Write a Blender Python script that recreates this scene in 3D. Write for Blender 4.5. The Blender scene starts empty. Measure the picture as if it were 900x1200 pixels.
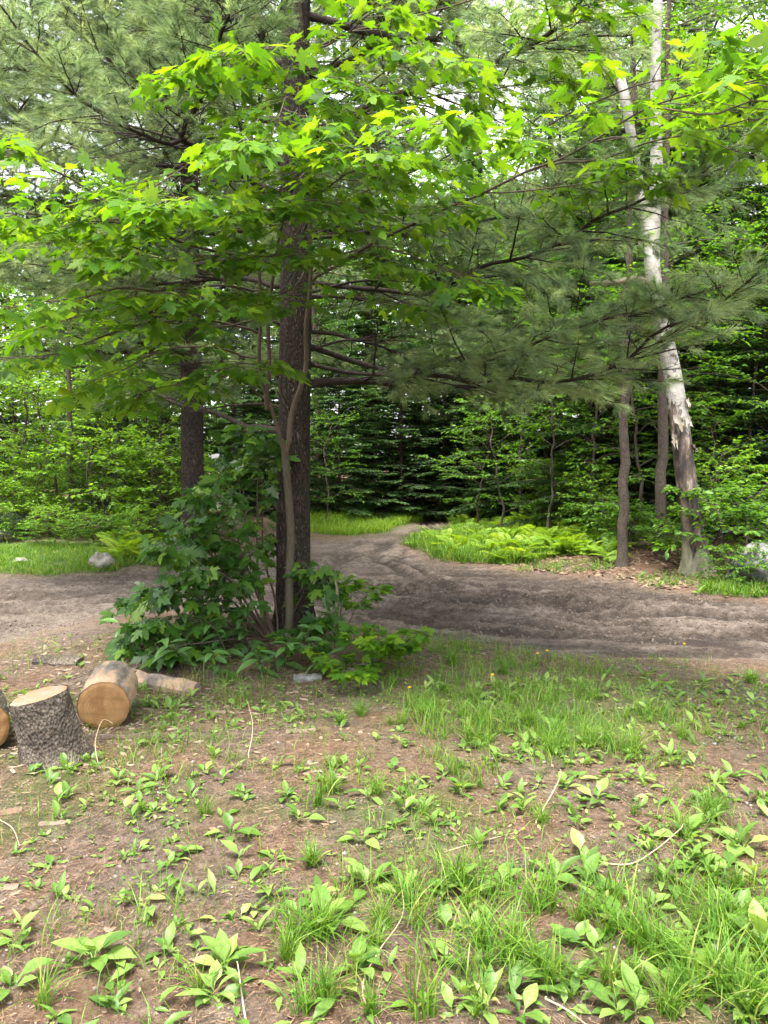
import bpy, math, random
import numpy as np
from mathutils import Matrix, Vector

# ------------------------------------------------------------------ camera, sky, sun, exposure
SC = bpy.context.scene
COL = SC.collection
F_PX, CAM_H = 906.0, 1.55
PITCH = math.atan(60 / F_PX)
cd = bpy.data.cameras.new('camera'); cam = bpy.data.objects.new('camera', cd); COL.objects.link(cam)
cd.sensor_fit = 'VERTICAL'; cd.sensor_height = 36; cd.lens = 36 * F_PX / 1200
cd.clip_start = 0.05; cd.clip_end = 2000
cam.location = (0, 0, CAM_H); cam.rotation_euler = (math.pi / 2 - PITCH, 0, 0)
SC.camera = cam

SUN_EL, SUN_AZ = math.radians(73), math.radians(-150)     # azimuth measured from +Y towards +X
W = bpy.data.worlds.new('World'); SC.world = W; W.use_nodes = True
wn = W.node_tree.nodes; wl = W.node_tree.links
bg = wn['Background']; bg.inputs['Strength'].default_value = 0.15
sky = wn.new('ShaderNodeTexSky'); sky.sky_type = 'NISHITA'; sky.sun_disc = False
sky.sun_elevation = SUN_EL; sky.sun_rotation = SUN_AZ; sky.air_density = 1.0; sky.dust_density = 3.0
hs = wn.new('ShaderNodeHueSaturation'); hs.inputs['Saturation'].default_value = 0.22
wl.new(sky.outputs[0], hs.inputs['Color']); wl.new(hs.outputs[0], bg.inputs['Color'])
sd = bpy.data.lights.new('sun', 'SUN'); sun = bpy.data.objects.new('sun', sd); COL.objects.link(sun)
sd.energy = 2.3; sd.angle = math.radians(14); sd.color = (1.0, 0.95, 0.86)
to_sun = Vector((math.sin(SUN_AZ) * math.cos(SUN_EL), math.cos(SUN_AZ) * math.cos(SUN_EL), math.sin(SUN_EL)))
sun.rotation_euler = to_sun.to_track_quat('Z', 'Y').to_euler(); sun.location = (-6, 4, 30)
vs = SC.view_settings; vs.view_transform = 'Standard'; vs.look = 'None'; vs.gamma = 1.0
vs.use_curve_mapping = False; vs.exposure = 2.6
SC.render.engine = 'CYCLES'
cy = SC.cycles; cy.max_bounces = 6; cy.diffuse_bounces = 4; cy.transmission_bounces = 4; cy.glossy_bounces = 1; cy.adaptive_threshold = .02
cy.use_denoising = True; cy.caustics_reflective = False; cy.caustics_refractive = False

R = np.random.default_rng(11)
random.seed(5)

# ------------------------------------------------------------------ small helpers
def nrm(v):
    v = np.asarray(v, float)
    return v / np.maximum(np.linalg.norm(v, axis=-1, keepdims=True), 1e-9)
def ray(px, py):
    u, v = (px - 450) / F_PX, (600 - py) / F_PX
    return np.array([u, v * math.sin(PITCH) + math.cos(PITCH), v * math.cos(PITCH) - math.sin(PITCH)])
def at(px, py, d):                     # the point of the place that lies d metres ahead in that direction
    r = ray(px, py); k = d / r[1]
    return np.array([0, 0, CAM_H]) + r * k
def pts(*l): return np.array([at(*p) for p in l])

def _hash(ix, iy, s):
    n = (ix.astype(np.int64) * 374761393 + iy.astype(np.int64) * 668265263 + s * 974634777) & 0x7fffffff
    n = ((n ^ (n >> 13)) * 1274126177) & 0x7fffffff
    return ((n ^ (n >> 16)) & 0xffff) / 65535.0
def vnoise(x, y, s=0):
    x = np.asarray(x, float); y = np.asarray(y, float)
    ix, iy = np.floor(x), np.floor(y); fx, fy = x - ix, y - iy
    fx = fx * fx * (3 - 2 * fx); fy = fy * fy * (3 - 2 * fy)
    a, b = _hash(ix, iy, s), _hash(ix + 1, iy, s); c, d = _hash(ix, iy + 1, s), _hash(ix + 1, iy + 1, s)
    return (a + (b - a) * fx) * (1 - fy) + (c + (d - c) * fx) * fy - 0.5
def fbm(x, y, s=0, o=4):
    t = 0; a = 1.0
    for i in range(o): t = t + a * vnoise(x * 2 ** i, y * 2 ** i, s + i * 17); a *= .5
    return t
def sstep(a, b, x):
    t = np.clip((x - a) / (b - a), 0, 1); return t * t * (3 - 2 * t)

class Acc:                              # collects triangles of one mesh
    def __init__(s): s.V = []; s.F = []; s.R = []; s.n = 0
    def add(s, V, F, r=0.5):
        V = np.asarray(V, float).reshape(-1, 3); F = np.asarray(F, int).reshape(-1, 3)
        s.V.append(V); s.F.append(F + s.n); s.n += len(V)
        s.R.append(np.broadcast_to(np.asarray(r, float), (len(V),)))
    def arrays(s):
        if not s.V: return np.zeros((0, 3)), np.zeros((0, 3), int), np.zeros(0)
        return np.concatenate(s.V), np.concatenate(s.F), np.concatenate(s.R)
def mesh(name, V, F, mat, r=None, smooth=True, extra=None):
    me = bpy.data.meshes.new(name); V = np.asarray(V, np.float32); F = np.asarray(F, np.int32); k = F.shape[1]
    me.vertices.add(len(V)); me.vertices.foreach_set('co', V.ravel())
    me.loops.add(F.size); me.loops.foreach_set('vertex_index', F.ravel())
    me.polygons.add(len(F)); me.polygons.foreach_set('loop_start', np.arange(0, F.size, k, dtype=np.int32))
    me.polygons.foreach_set('use_smooth', np.full(len(F), smooth))
    for nm, arr in (('rnd', r),) + tuple((extra or {}).items()):
        if arr is not None:
            a = me.attributes.new(nm, 'FLOAT', 'POINT'); a.data.foreach_set('value', np.asarray(arr, np.float32))
    me.update(calc_edges=True)
    for m in (mat if isinstance(mat, (list, tuple)) else [mat]): me.materials.append(m)
    return me
def obj(name, me, parent=None, loc=None):
    o = bpy.data.objects.new(name, me); COL.objects.link(o)
    if parent is not None: o.parent = parent
    if loc is not None: o.location = loc
    return o
def amesh(name, acc, mat, B=(0, 0, 0), smooth=True):
    V, F, r = acc.arrays(); return mesh(name, V - np.asarray(B), F, mat, r, smooth)
def tag(o, label=None, cat=None, group=None, kind=None):
    if label: o['label'] = label
    if cat: o['category'] = cat
    if group: o['group'] = group
    if kind: o['kind'] = kind
    return o
def thing(name, label, cat, loc, group=None, rz=0, sc=1):
    o = obj(name, None); o.location = loc; o.rotation_euler = (0, 0, rz); o.scale = (sc, sc, sc); o.empty_display_size = .1
    return tag(o, label, cat, group)
def copy_tree(o, parent=None):
    c = o.copy(); COL.objects.link(c)
    if parent is not None: c.parent = parent
    for ch in o.children: copy_tree(ch, c)
    return c

def tube(P, rad, k=8, wob=0.0, seed=0, cap=False, wfreq=3.0):
    P = np.asarray(P, float); n = len(P); rad = np.broadcast_to(np.asarray(rad, float), (n,))
    T = nrm(np.gradient(P, axis=0))
    ref = np.array([1.0, 0, 0]) if abs(T[0][0]) < .8 else np.array([0, 1.0, 0])
    U = nrm(np.cross(T, ref)); Vv = np.cross(T, U)
    a = np.arange(k) * 2 * math.pi / k
    rr = rad[:, None] * np.ones((n, k))
    if wob:
        s = np.concatenate([[0], np.cumsum(np.linalg.norm(np.diff(P, axis=0), axis=1))])
        cx = np.cos(a)[None, :] * wfreq + s[:, None] * 0.6 + seed * 3.1; sy = np.sin(a)[None, :] * wfreq + s[:, None] * 1.1
        rr = rr * (1 + wob * 2 * fbm(cx, sy, seed, 3))
    V = P[:, None, :] + rr[:, :, None] * (np.cos(a)[None, :, None] * U[:, None, :] + np.sin(a)[None, :, None] * Vv[:, None, :])
    i = np.arange(n - 1)[:, None] * k; j = np.arange(k)[None, :]; j2 = (j + 1) % k
    A, Bq, C, D = i + j, i + j2, i + k + j2, i + k + j
    F = np.concatenate([np.stack([A, Bq, C], -1).reshape(-1, 3), np.stack([A, C, D], -1).reshape(-1, 3)])
    V = V.reshape(-1, 3)
    if cap:
        V = np.concatenate([V, P[-1:], P[:1]]); c = n * k; jj = np.arange(k); e = (n - 1) * k
        F = np.concatenate([F, np.stack([e + jj, e + (jj + 1) % k, np.full(k, c)], -1), np.stack([(jj + 1) % k, jj, np.full(k, c + 1)], -1)])
    return V, F
def smooth_line(P, n, jit=0.0, seed=0):
    P = np.asarray(P, float); s = np.concatenate([[0], np.cumsum(np.linalg.norm(np.diff(P, axis=0), axis=1))])
    t = np.linspace(0, s[-1], n)
    # Catmull-Rom through the points
    Q = np.concatenate([2 * P[:1] - P[1:2], P, 2 * P[-1:] - P[-2:-1]])
    idx = np.clip(np.searchsorted(s, t, 'right') - 1, 0, len(P) - 2)
    u = ((t - s[idx]) / np.maximum(s[idx + 1] - s[idx], 1e-6))[:, None]
    p0, p1, p2, p3 = Q[idx], Q[idx + 1], Q[idx + 2], Q[idx + 3]
    out = .5 * (2 * p1 + (p2 - p0) * u + (2 * p0 - 5 * p1 + 4 * p2 - p3) * u ** 2 + (3 * p1 - p0 - 3 * p2 + p3) * u ** 3)
    if jit:
        for c in range(3): out[1:-1, c] += jit * vnoise(t[1:-1] * 3.0, np.full(n - 2, c * 7.3 + seed), seed)
    return out
def inst(TV, TF, pos, X, Y, Z):
    m, k = len(pos), len(TV)
    V = pos[:, None, :] + TV[None, :, 0:1] * X[:, None, :] + TV[None, :, 1:2] * Y[:, None, :] + TV[None, :, 2:3] * Z[:, None, :]
    F = (TF[None] + (np.arange(m) * k)[:, None, None]).reshape(-1, 3)
    return V.reshape(-1, 3), F
def frames(D, N):
    Y = nrm(D); X = nrm(np.cross(Y, N)); return X, Y, np.cross(X, Y)
def rvec(n, s=1.0): return R.normal(0, s, (n, 3))

# ------------------------------------------------------------------ materials
def nodes(name):
    m = bpy.data.materials.new(name); m.use_nodes = True; nt = m.node_tree
    return m, nt, nt.nodes, nt.links, nt.nodes['Principled BSDF'], nt.nodes['Material Output']
def ramp(ns, stops):
    r = ns.new('ShaderNodeValToRGB'); e = r.color_ramp.elements
    while len(e) < len(stops): e.new(.5)
    for el, (p, c) in zip(e, stops): el.position = p; el.color = (*c, 1) if len(c) == 3 else c
    return r
def math_n(ns, ls, op, a, b=None):
    n = ns.new('ShaderNodeMath'); n.operation = op
    for i, v in enumerate((a, b)):
        if v is None: continue
        if isinstance(v, (int, float)): n.inputs[i].default_value = v
        else: ls.new(v, n.inputs[i])
    return n.outputs[0]
def mixc(ns, ls, f, a, b, bt='MIX'):
    n = ns.new('ShaderNodeMix'); n.data_type = 'RGBA'; n.blend_type = bt
    for k, v in ((0, f), (6, a), (7, b)):
        if isinstance(v, (int, float)): n.inputs[k].default_value = v
        elif isinstance(v, tuple): n.inputs[k].default_value = (*v, 1)
        else: ls.new(v, n.inputs[k])
    return n.outputs[2]
def noise(ns, ls, scale, detail=4, rough=.6, vec=None, sc=None):
    n = ns.new('ShaderNodeTexNoise'); n.inputs['Scale'].default_value = scale; n.inputs['Detail'].default_value = detail
    n.inputs['Roughness'].default_value = rough
    if vec is not None:
        if sc:
            mp = ns.new('ShaderNodeMapping'); mp.inputs['Scale'].default_value = sc; ls.new(vec, mp.inputs[0]); vec = mp.outputs[0]
        ls.new(vec, n.inputs['Vector'])
    return n.outputs['Fac']
def bump(ns, ls, h, strength, dist, bsdf, normal=None):
    b = ns.new('ShaderNodeBump'); b.inputs['Strength'].default_value = strength; b.inputs['Distance'].default_value = dist
    ls.new(h, b.inputs['Height'])
    if normal is not None: ls.new(normal, b.inputs['Normal'])
    ls.new(b.outputs[0], bsdf.inputs['Normal']); return b.outputs[0]

def leaf_mat(name, stops, tr=0.42, tcol=(1.5, 1.5, .35), rough=.5, under=None, spec=.2, wrap=True):
    m, nt, ns, ls, P, out = nodes(name)
    a = ns.new('ShaderNodeAttribute'); a.attribute_name = 'rnd'
    oi = ns.new('ShaderNodeObjectInfo')
    if wrap: f = math_n(ns, ls, 'FRACT', math_n(ns, ls, 'ADD', a.outputs['Fac'], math_n(ns, ls, 'MULTIPLY', oi.outputs['Random'], .97)))
    else: f = math_n(ns, ls, 'ADD', a.outputs['Fac'], math_n(ns, ls, 'MULTIPLY', math_n(ns, ls, 'SUBTRACT', oi.outputs['Random'], .5), .22))
    rp = ramp(ns, stops); ls.new(f, rp.inputs[0])
    tc = ns.new('ShaderNodeTexCoord')
    nz = noise(ns, ls, 9.0, 3, .6, tc.outputs['Object'])
    dk = ramp(ns, [(.25, (.72, .72, .72)), (.75, (1.2, 1.2, 1.2))]); ls.new(nz, dk.inputs[0])
    col = mixc(ns, ls, 1.0, rp.outputs[0], dk.outputs[0], 'MULTIPLY')
    if under:
        g = ns.new('ShaderNodeNewGeometry'); top = col
        col = mixc(ns, ls, g.outputs['Backfacing'], top, under)
    ls.new(col, P.inputs['Base Color']); P.inputs['Roughness'].default_value = rough
    P.inputs['Specular IOR Level'].default_value = spec
    t = ns.new('ShaderNodeBsdfTranslucent')
    tcx = mixc(ns, ls, 1.0, (top if under else col), tcol, 'MULTIPLY'); ls.new(tcx, t.inputs['Color'])
    mx = ns.new('ShaderNodeMixShader'); mx.inputs[0].default_value = tr
    ls.new(P.outputs[0], mx.inputs[1]); ls.new(t.outputs[0], mx.inputs[2]); ls.new(mx.outputs[0], out.inputs['Surface'])
    return m

def bark_mat(name, c_crack, c_mid, c_hi, sx=16, sz=3.2, bstr=.9, dist=.02, moss=None):
    m, nt, ns, ls, P, out = nodes(name)
    tc = ns.new('ShaderNodeTexCoord'); mp = ns.new('ShaderNodeMapping'); mp.inputs['Scale'].default_value = (sx, sx, sz)
    ls.new(tc.outputs['Object'], mp.inputs[0])
    nw = ns.new('ShaderNodeTexNoise'); nw.inputs['Scale'].default_value = 1.5; ls.new(mp.outputs[0], nw.inputs['Vector'])
    vm = ns.new('ShaderNodeVectorMath'); vm.operation = 'MULTIPLY_ADD'; ls.new(nw.outputs['Color'], vm.inputs[0])
    vm.inputs[1].default_value = (.9, .9, .9); ls.new(mp.outputs[0], vm.inputs[2])
    vo = ns.new('ShaderNodeTexVoronoi'); vo.feature = 'DISTANCE_TO_EDGE'; ls.new(vm.outputs[0], vo.inputs['Vector'])
    n2 = noise(ns, ls, 40, 5, .7, tc.outputs['Object'], (1, 1, .3))
    rp = ramp(ns, [(0, c_crack), (.18, c_mid), (.6, c_hi)])
    h = math_n(ns, ls, 'ADD', vo.outputs['Distance'], math_n(ns, ls, 'MULTIPLY', math_n(ns, ls, 'SUBTRACT', n2, .5), .35)); ls.new(h, rp.inputs[0])
    n3 = noise(ns, ls, 3, 4, .6, tc.outputs['Object'])
    r3 = ramp(ns, [(.3, (.7, .7, .72)), (.7, (1.2, 1.15, 1.1))]); ls.new(n3, r3.inputs[0])
    col = mixc(ns, ls, 1.0, rp.outputs[0], r3.outputs[0], 'MULTIPLY')
    if moss:
        rm = ramp(ns, [(.52, (0, 0, 0)), (.62, (1, 1, 1))]); ls.new(noise(ns, ls, 5, 5, .7, tc.outputs['Object']), rm.inputs[0])
        col = mixc(ns, ls, math_n(ns, ls, 'MULTIPLY', rm.outputs[0], .6), col, moss)
    ls.new(col, P.inputs['Base Color']); P.inputs['Roughness'].default_value = .9; P.inputs['Specular IOR Level'].default_value = .2
    bump(ns, ls, h, bstr, dist, P); return m
def plain_mat(name, c0, c1, scale=12, rough=.85, b=.3, sc=None):
    m, nt, ns, ls, P, out = nodes(name); tc = ns.new('ShaderNodeTexCoord'); oi = ns.new('ShaderNodeObjectInfo')
    a = ns.new('ShaderNodeAttribute'); a.attribute_name = 'rnd'
    f = noise(ns, ls, scale, 5, .65, tc.outputs['Object'], sc)
    f2 = math_n(ns, ls, 'ADD', math_n(ns, ls, 'MULTIPLY', f, .7), math_n(ns, ls, 'MULTIPLY', a.outputs['Fac'], .4))
    rp = ramp(ns, [(.25, c0), (.8, c1)]); ls.new(f2, rp.inputs[0]); ls.new(rp.outputs[0], P.inputs['Base Color'])
    P.inputs['Roughness'].default_value = rough; P.inputs['Specular IOR Level'].default_value = .25
    if b: bump(ns, ls, f, b, .01, P)
    return m

M = {}
M['pine_bark'] = bark_mat('pine_bark', (.009, .007, .005), (.042, .031, .025), (.11, .086, .072), 15, 3.4, 1.0, .03)
M['fir_bark'] = bark_mat('fir_bark', (.03, .024, .02), (.09, .072, .058), (.17, .145, .12), 22, 6, .6, .015)
M['limb'] = bark_mat('limb', (.012, .009, .008), (.045, .035, .029), (.13, .105, .088), 40, 10, .5, .008)
M['twig'] = plain_mat('twig', (.03, .02, .014), (.10, .07, .05), 30)
M['maple_stem'] = plain_mat('maple_stem', (.035, .026, .019), (.11, .08, .058), 14, .8, .4, (6, 6, 1.2))
M['maple_low_stem'] = plain_mat('maple_low_stem', (.022, .018, .012), (.085, .07, .046), 14, .8, .4, (5, 5, 1.5))  # lowest maple stem, darker olive brown than the branches
M['maple'] = leaf_mat('maple_leaf', [(0, (.034, .10, .008)), (.35, (.066, .16, .009)), (.7, (.10, .205, .011)), (1, (.145, .245, .016))], .5, (1.8, 1.65, .42), .45, (.13, .22, .075))
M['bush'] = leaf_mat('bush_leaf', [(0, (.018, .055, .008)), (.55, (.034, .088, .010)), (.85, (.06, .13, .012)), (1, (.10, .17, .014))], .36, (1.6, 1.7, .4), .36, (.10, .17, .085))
M['lance'] = leaf_mat('lance_leaf', [(0, (.04, .10, .03)), (.6, (.07, .15, .04)), (1, (.10, .20, .05))], .3, (1.4, 1.5, .5), .33, (.16, .24, .15))
M['broad'] = leaf_mat('broadleaf_leaf', [(0, (.03, .085, .012)), (.5, (.06, .14, .016)), (1, (.11, .21, .022))], .45, (1.8, 1.8, .5), .42)
M['bright'] = leaf_mat('bright_leaf', [(0, (.06, .14, .015)), (.5, (.10, .21, .022)), (1, (.17, .28, .035))], .48, (1.7, 1.6, .5), .45)
M['fern'] = leaf_mat('fern_leaf', [(0, (.10, .20, .02)), (.6, (.17, .28, .028)), (1, (.25, .35, .045))], .45, (1.6, 1.5, .5), .5)
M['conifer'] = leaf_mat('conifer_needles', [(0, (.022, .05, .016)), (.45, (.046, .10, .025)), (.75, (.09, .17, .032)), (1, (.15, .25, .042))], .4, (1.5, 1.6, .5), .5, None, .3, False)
M['pine'] = leaf_mat('pine_needles', [(0, (.10, .15, .085)), (.5, (.16, .225, .125)), (1, (.26, .32, .17))], .56, (1.6, 1.6, 1.0), .45)
M['grass'] = leaf_mat('grass_blade', [(0, (.05, .13, .015)), (.5, (.09, .19, .02)), (.9, (.15, .25, .035)), (1, (.22, .22, .07))], .42, (1.6, 1.5, .5), .42)
M['weed'] = leaf_mat('weed_leaf', [(0, (.06, .125, .024)), (.45, (.11, .20, .036)), (.9, (.18, .27, .065)), (1, (.26, .25, .09))], .38, (1.5, 1.5, .5), .4, (.15, .23, .08))
M['straw'] = plain_mat('straw', (.17, .13, .08), (.36, .29, .19), 20)
M['needle_litter'] = plain_mat('needle_litter', (.065, .035, .02), (.28, .175, .105), 3)
M['chip'] = plain_mat('wood_chip', (.09, .065, .045), (.23, .18, .13), 25)
M['pebble'] = plain_mat('pebble', (.09, .08, .075), (.25, .23, .21), 20)
M['clod'] = plain_mat('mud_clod', (.045, .034, .027), (.15, .115, .092), 20)
M['dead_leaf'] = plain_mat('dead_leaf', (.08, .05, .034), (.22, .15, .10), 14)
M['yellow'] = plain_mat('yellow_petals', (.75, .45, .02), (.85, .60, .03), 14)
M['dead_wood'] = plain_mat('dead_wood', (.05, .035, .025), (.20, .15, .11), 14, .9, .6, (8, 8, 1.5))

# lumber
def log_bark():
    m, nt, ns, ls, P, out = nodes('log_bark'); tc = ns.new('ShaderNodeTexCoord')
    v = ns.new('ShaderNodeTexVoronoi'); v.inputs['Scale'].default_value = 85; mp = ns.new('ShaderNodeMapping'); mp.inputs['Scale'].default_value = (1, 1, .6)
    ls.new(tc.outputs['Object'], mp.inputs[0]); ls.new(mp.outputs[0], v.inputs['Vector'])
    n1 = noise(ns, ls, 9, 6, .7, tc.outputs['Object']); n2 = noise(ns, ls, 70, 4, .7, tc.outputs['Object'])
    rp = ramp(ns, [(.34, (.016, .012, .009)), (.5, (.06, .048, .038)), (.68, (.17, .145, .115))])
    f = math_n(ns, ls, 'ADD', math_n(ns, ls, 'MULTIPLY', n1, .6), math_n(ns, ls, 'MULTIPLY', n2, .4)); ls.new(f, rp.inputs[0])
    ls.new(rp.outputs[0], P.inputs['Base Color']); P.inputs['Roughness'].default_value = .92; P.inputs['Specular IOR Level'].default_value = .2
    h = math_n(ns, ls, 'ADD', v.outputs['Distance'], f); bump(ns, ls, h, .9, .012, P); return m
M['log_bark'] = log_bark()
def peeled_bark():
    m, nt, ns, ls, P, out = nodes('peeled_bark'); tc = ns.new('ShaderNodeTexCoord')
    n1 = noise(ns, ls, 7, 5, .65, tc.outputs['Object'], (1.6, 1.6, .7)); n2 = noise(ns, ls, 60, 4, .7, tc.outputs['Object'])
    f = math_n(ns, ls, 'ADD', math_n(ns, ls, 'MULTIPLY', n1, .8), math_n(ns, ls, 'MULTIPLY', n2, .2))
    rp = ramp(ns, [(.36, (.05, .042, .035)), (.47, (.13, .105, .085)), (.53, (.24, .155, .09)), (.66, (.30, .215, .14))]); ls.new(f, rp.inputs[0])
    ls.new(rp.outputs[0], P.inputs['Base Color']); P.inputs['Roughness'].default_value = .85
    bump(ns, ls, f, .7, .012, P); return m
M['peeled_bark'] = peeled_bark()
def cut_wood(name, c0, c1, stain):
    m, nt, ns, ls, P, out = nodes(name); tc = ns.new('ShaderNodeTexCoord')
    nw = noise(ns, ls, 8, 3, .6, tc.outputs['Object'])
    sep = ns.new('ShaderNodeSeparateXYZ'); ls.new(tc.outputs['Object'], sep.inputs[0])
    r2 = math_n(ns, ls, 'SQRT', math_n(ns, ls, 'ADD', math_n(ns, ls, 'POWER', math_n(ns, ls, 'ADD', sep.outputs[0], .012), 2.0), math_n(ns, ls, 'POWER', math_n(ns, ls, 'ADD', sep.outputs[1], -.01), 2.0)))
    ring = math_n(ns, ls, 'SINE', math_n(ns, ls, 'ADD', math_n(ns, ls, 'MULTIPLY', r2, 420.0), math_n(ns, ls, 'MULTIPLY', nw, 22.0)))
    rf = math_n(ns, ls, 'ADD', math_n(ns, ls, 'MULTIPLY', ring, .24), .5)
    rp = ramp(ns, [(0, c0), (1, c1)]); ls.new(rf, rp.inputs[0])
    rs = ramp(ns, [(.42, (0, 0, 0)), (.56, (1, 1, 1))]); ls.new(noise(ns, ls, 6, 4, .6, tc.outputs['Object'], (1, 2.4, 1)), rs.inputs[0])
    col = mixc(ns, ls, math_n(ns, ls, 'MULTIPLY', rs.outputs[0], .75), rp.outputs[0], stain)
    ck = noise(ns, ls, 5, 5, .7, tc.outputs['Object'], (1, 6, 1)); rk = ramp(ns, [(.60, (0, 0, 0)), (.66, (1, 1, 1))]); ls.new(ck, rk.inputs[0]); col = mixc(ns, ls, math_n(ns, ls, 'MULTIPLY', rk.outputs[0], .6), col, (.045, .03, .018))
    saw = noise(ns, ls, 60, 2, .5, tc.outputs['Object'], (1, .07, 1))
    ls.new(col, P.inputs['Base Color']); P.inputs['Roughness'].default_value = .8; bump(ns, ls, saw, .4, .004, P); return m
M['cut_tan'] = cut_wood('cut_wood_tan', (.17, .088, .03), (.27, .155, .058), (.17, .078, .024))
M['cut_grey'] = cut_wood('cut_wood_grey', (.10, .075, .055), (.18, .14, .105), (.20, .08, .032))

def birch_bark():
    m, nt, ns, ls, P, out = nodes('birch_bark'); tc = ns.new('ShaderNodeTexCoord'); O = tc.outputs['Object']
    sep = ns.new('ShaderNodeSeparateXYZ'); ls.new(O, sep.inputs[0]); z = sep.outputs[2]
    lent = noise(ns, ls, 9, 3, .6, O, (1.2, 1.2, 9)); rl = ramp(ns, [(.56, (0, 0, 0)), (.64, (1, 1, 1))]); ls.new(lent, rl.inputs[0])
    big = noise(ns, ls, 3.2, 5, .65, O, (1, 1, .5))
    wht = ramp(ns, [(.36, (.13, .12, .10)), (.5, (.24, .225, .20)), (.66, (.37, .355, .325))]); ls.new(big, wht.inputs[0])
    col = mixc(ns, ls, math_n(ns, ls, 'MULTIPLY', rl.outputs[0], .75), wht.outputs[0], (.09, .075, .065))
    # dark torn scars on the white bark
    sc = ramp(ns, [(.56, (0, 0, 0)), (.61, (1, 1, 1))]); ls.new(noise(ns, ls, 4, 5, .7, O, (1.2, 1.2, 1.0)), sc.inputs[0])
    col = mixc(ns, ls, sc.outputs[0], col, (.035, .026, .022))
    # peeled brown lower stem
    pn = noise(ns, ls, 5, 6, .7, O, (1.6, 1.6, .6))
    pr = ramp(ns, [(.40, (.014, .010, .008)), (.49, (.05, .034, .026)), (.57, (.11, .08, .062)), (.67, (.26, .205, .155))]); ls.new(pn, pr.inputs[0])
    zz = math_n(ns, ls, 'ADD', z, math_n(ns, ls, 'MULTIPLY', math_n(ns, ls, 'SUBTRACT', noise(ns, ls, 4.5, 3, .5, O, (1.3, 1.3, .35)), .5), 1.7))
    m1 = ramp(ns, [(.44, (1, 1, 1)), (.455, (0, 0, 0))]); ls.new(math_n(ns, ls, 'DIVIDE', zz, 5.0), m1.inputs[0])
    col = mixc(ns, ls, m1.outputs[0], col, pr.outputs[0])
    # grey lichened root flare
    m2 = ramp(ns, [(.40, (1, 1, 1)), (.5, (0, 0, 0))]); ls.new(zz, m2.inputs[0])
    fl = ramp(ns, [(.35, (.10, .085, .06)), (.65, (.27, .26, .17))]); ls.new(pn, fl.inputs[0])
    col = mixc(ns, ls, math_n(ns, ls, 'MULTIPLY', m2.outputs[0], .85), col, fl.outputs[0])
    ls.new(col, P.inputs['Base Color']); P.inputs['Roughness'].default_value = .8
    bump(ns, ls, math_n(ns, ls, 'ADD', pn, math_n(ns, ls, 'MULTIPLY', m1.outputs[0], -.6)), .8, .03, P); return m
M['birch'] = birch_bark()
M['birch_flap'] = plain_mat('birch_flap', (.17, .145, .115), (.31, .28, .24), 10)
def rock(name, c0, c1, c2):
    m, nt, ns, ls, P, out = nodes(name); tc = ns.new('ShaderNodeTexCoord'); O = tc.outputs['Object']
    n1 = noise(ns, ls, 5, 7, .7, O); n2 = noise(ns, ls, 26, 5, .75, O)
    f = math_n(ns, ls, 'ADD', math_n(ns, ls, 'MULTIPLY', n1, .55), math_n(ns, ls, 'MULTIPLY', n2, .45))
    rp = ramp(ns, [(.36, c0), (.5, c1), (.64, c2)]); ls.new(f, rp.inputs[0]); ls.new(rp.outputs[0], P.inputs['Base Color'])
    P.inputs['Roughness'].default_value = .9; bump(ns, ls, f, .8, .03, P); return m
M['rock'] = rock('grey_rock', (.035, .038, .033), (.10, .10, .092), (.20, .195, .18))
M['pale_rock'] = rock('pale_rock', (.08, .08, .06), (.17, .155, .13), (.27, .245, .21))

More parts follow.
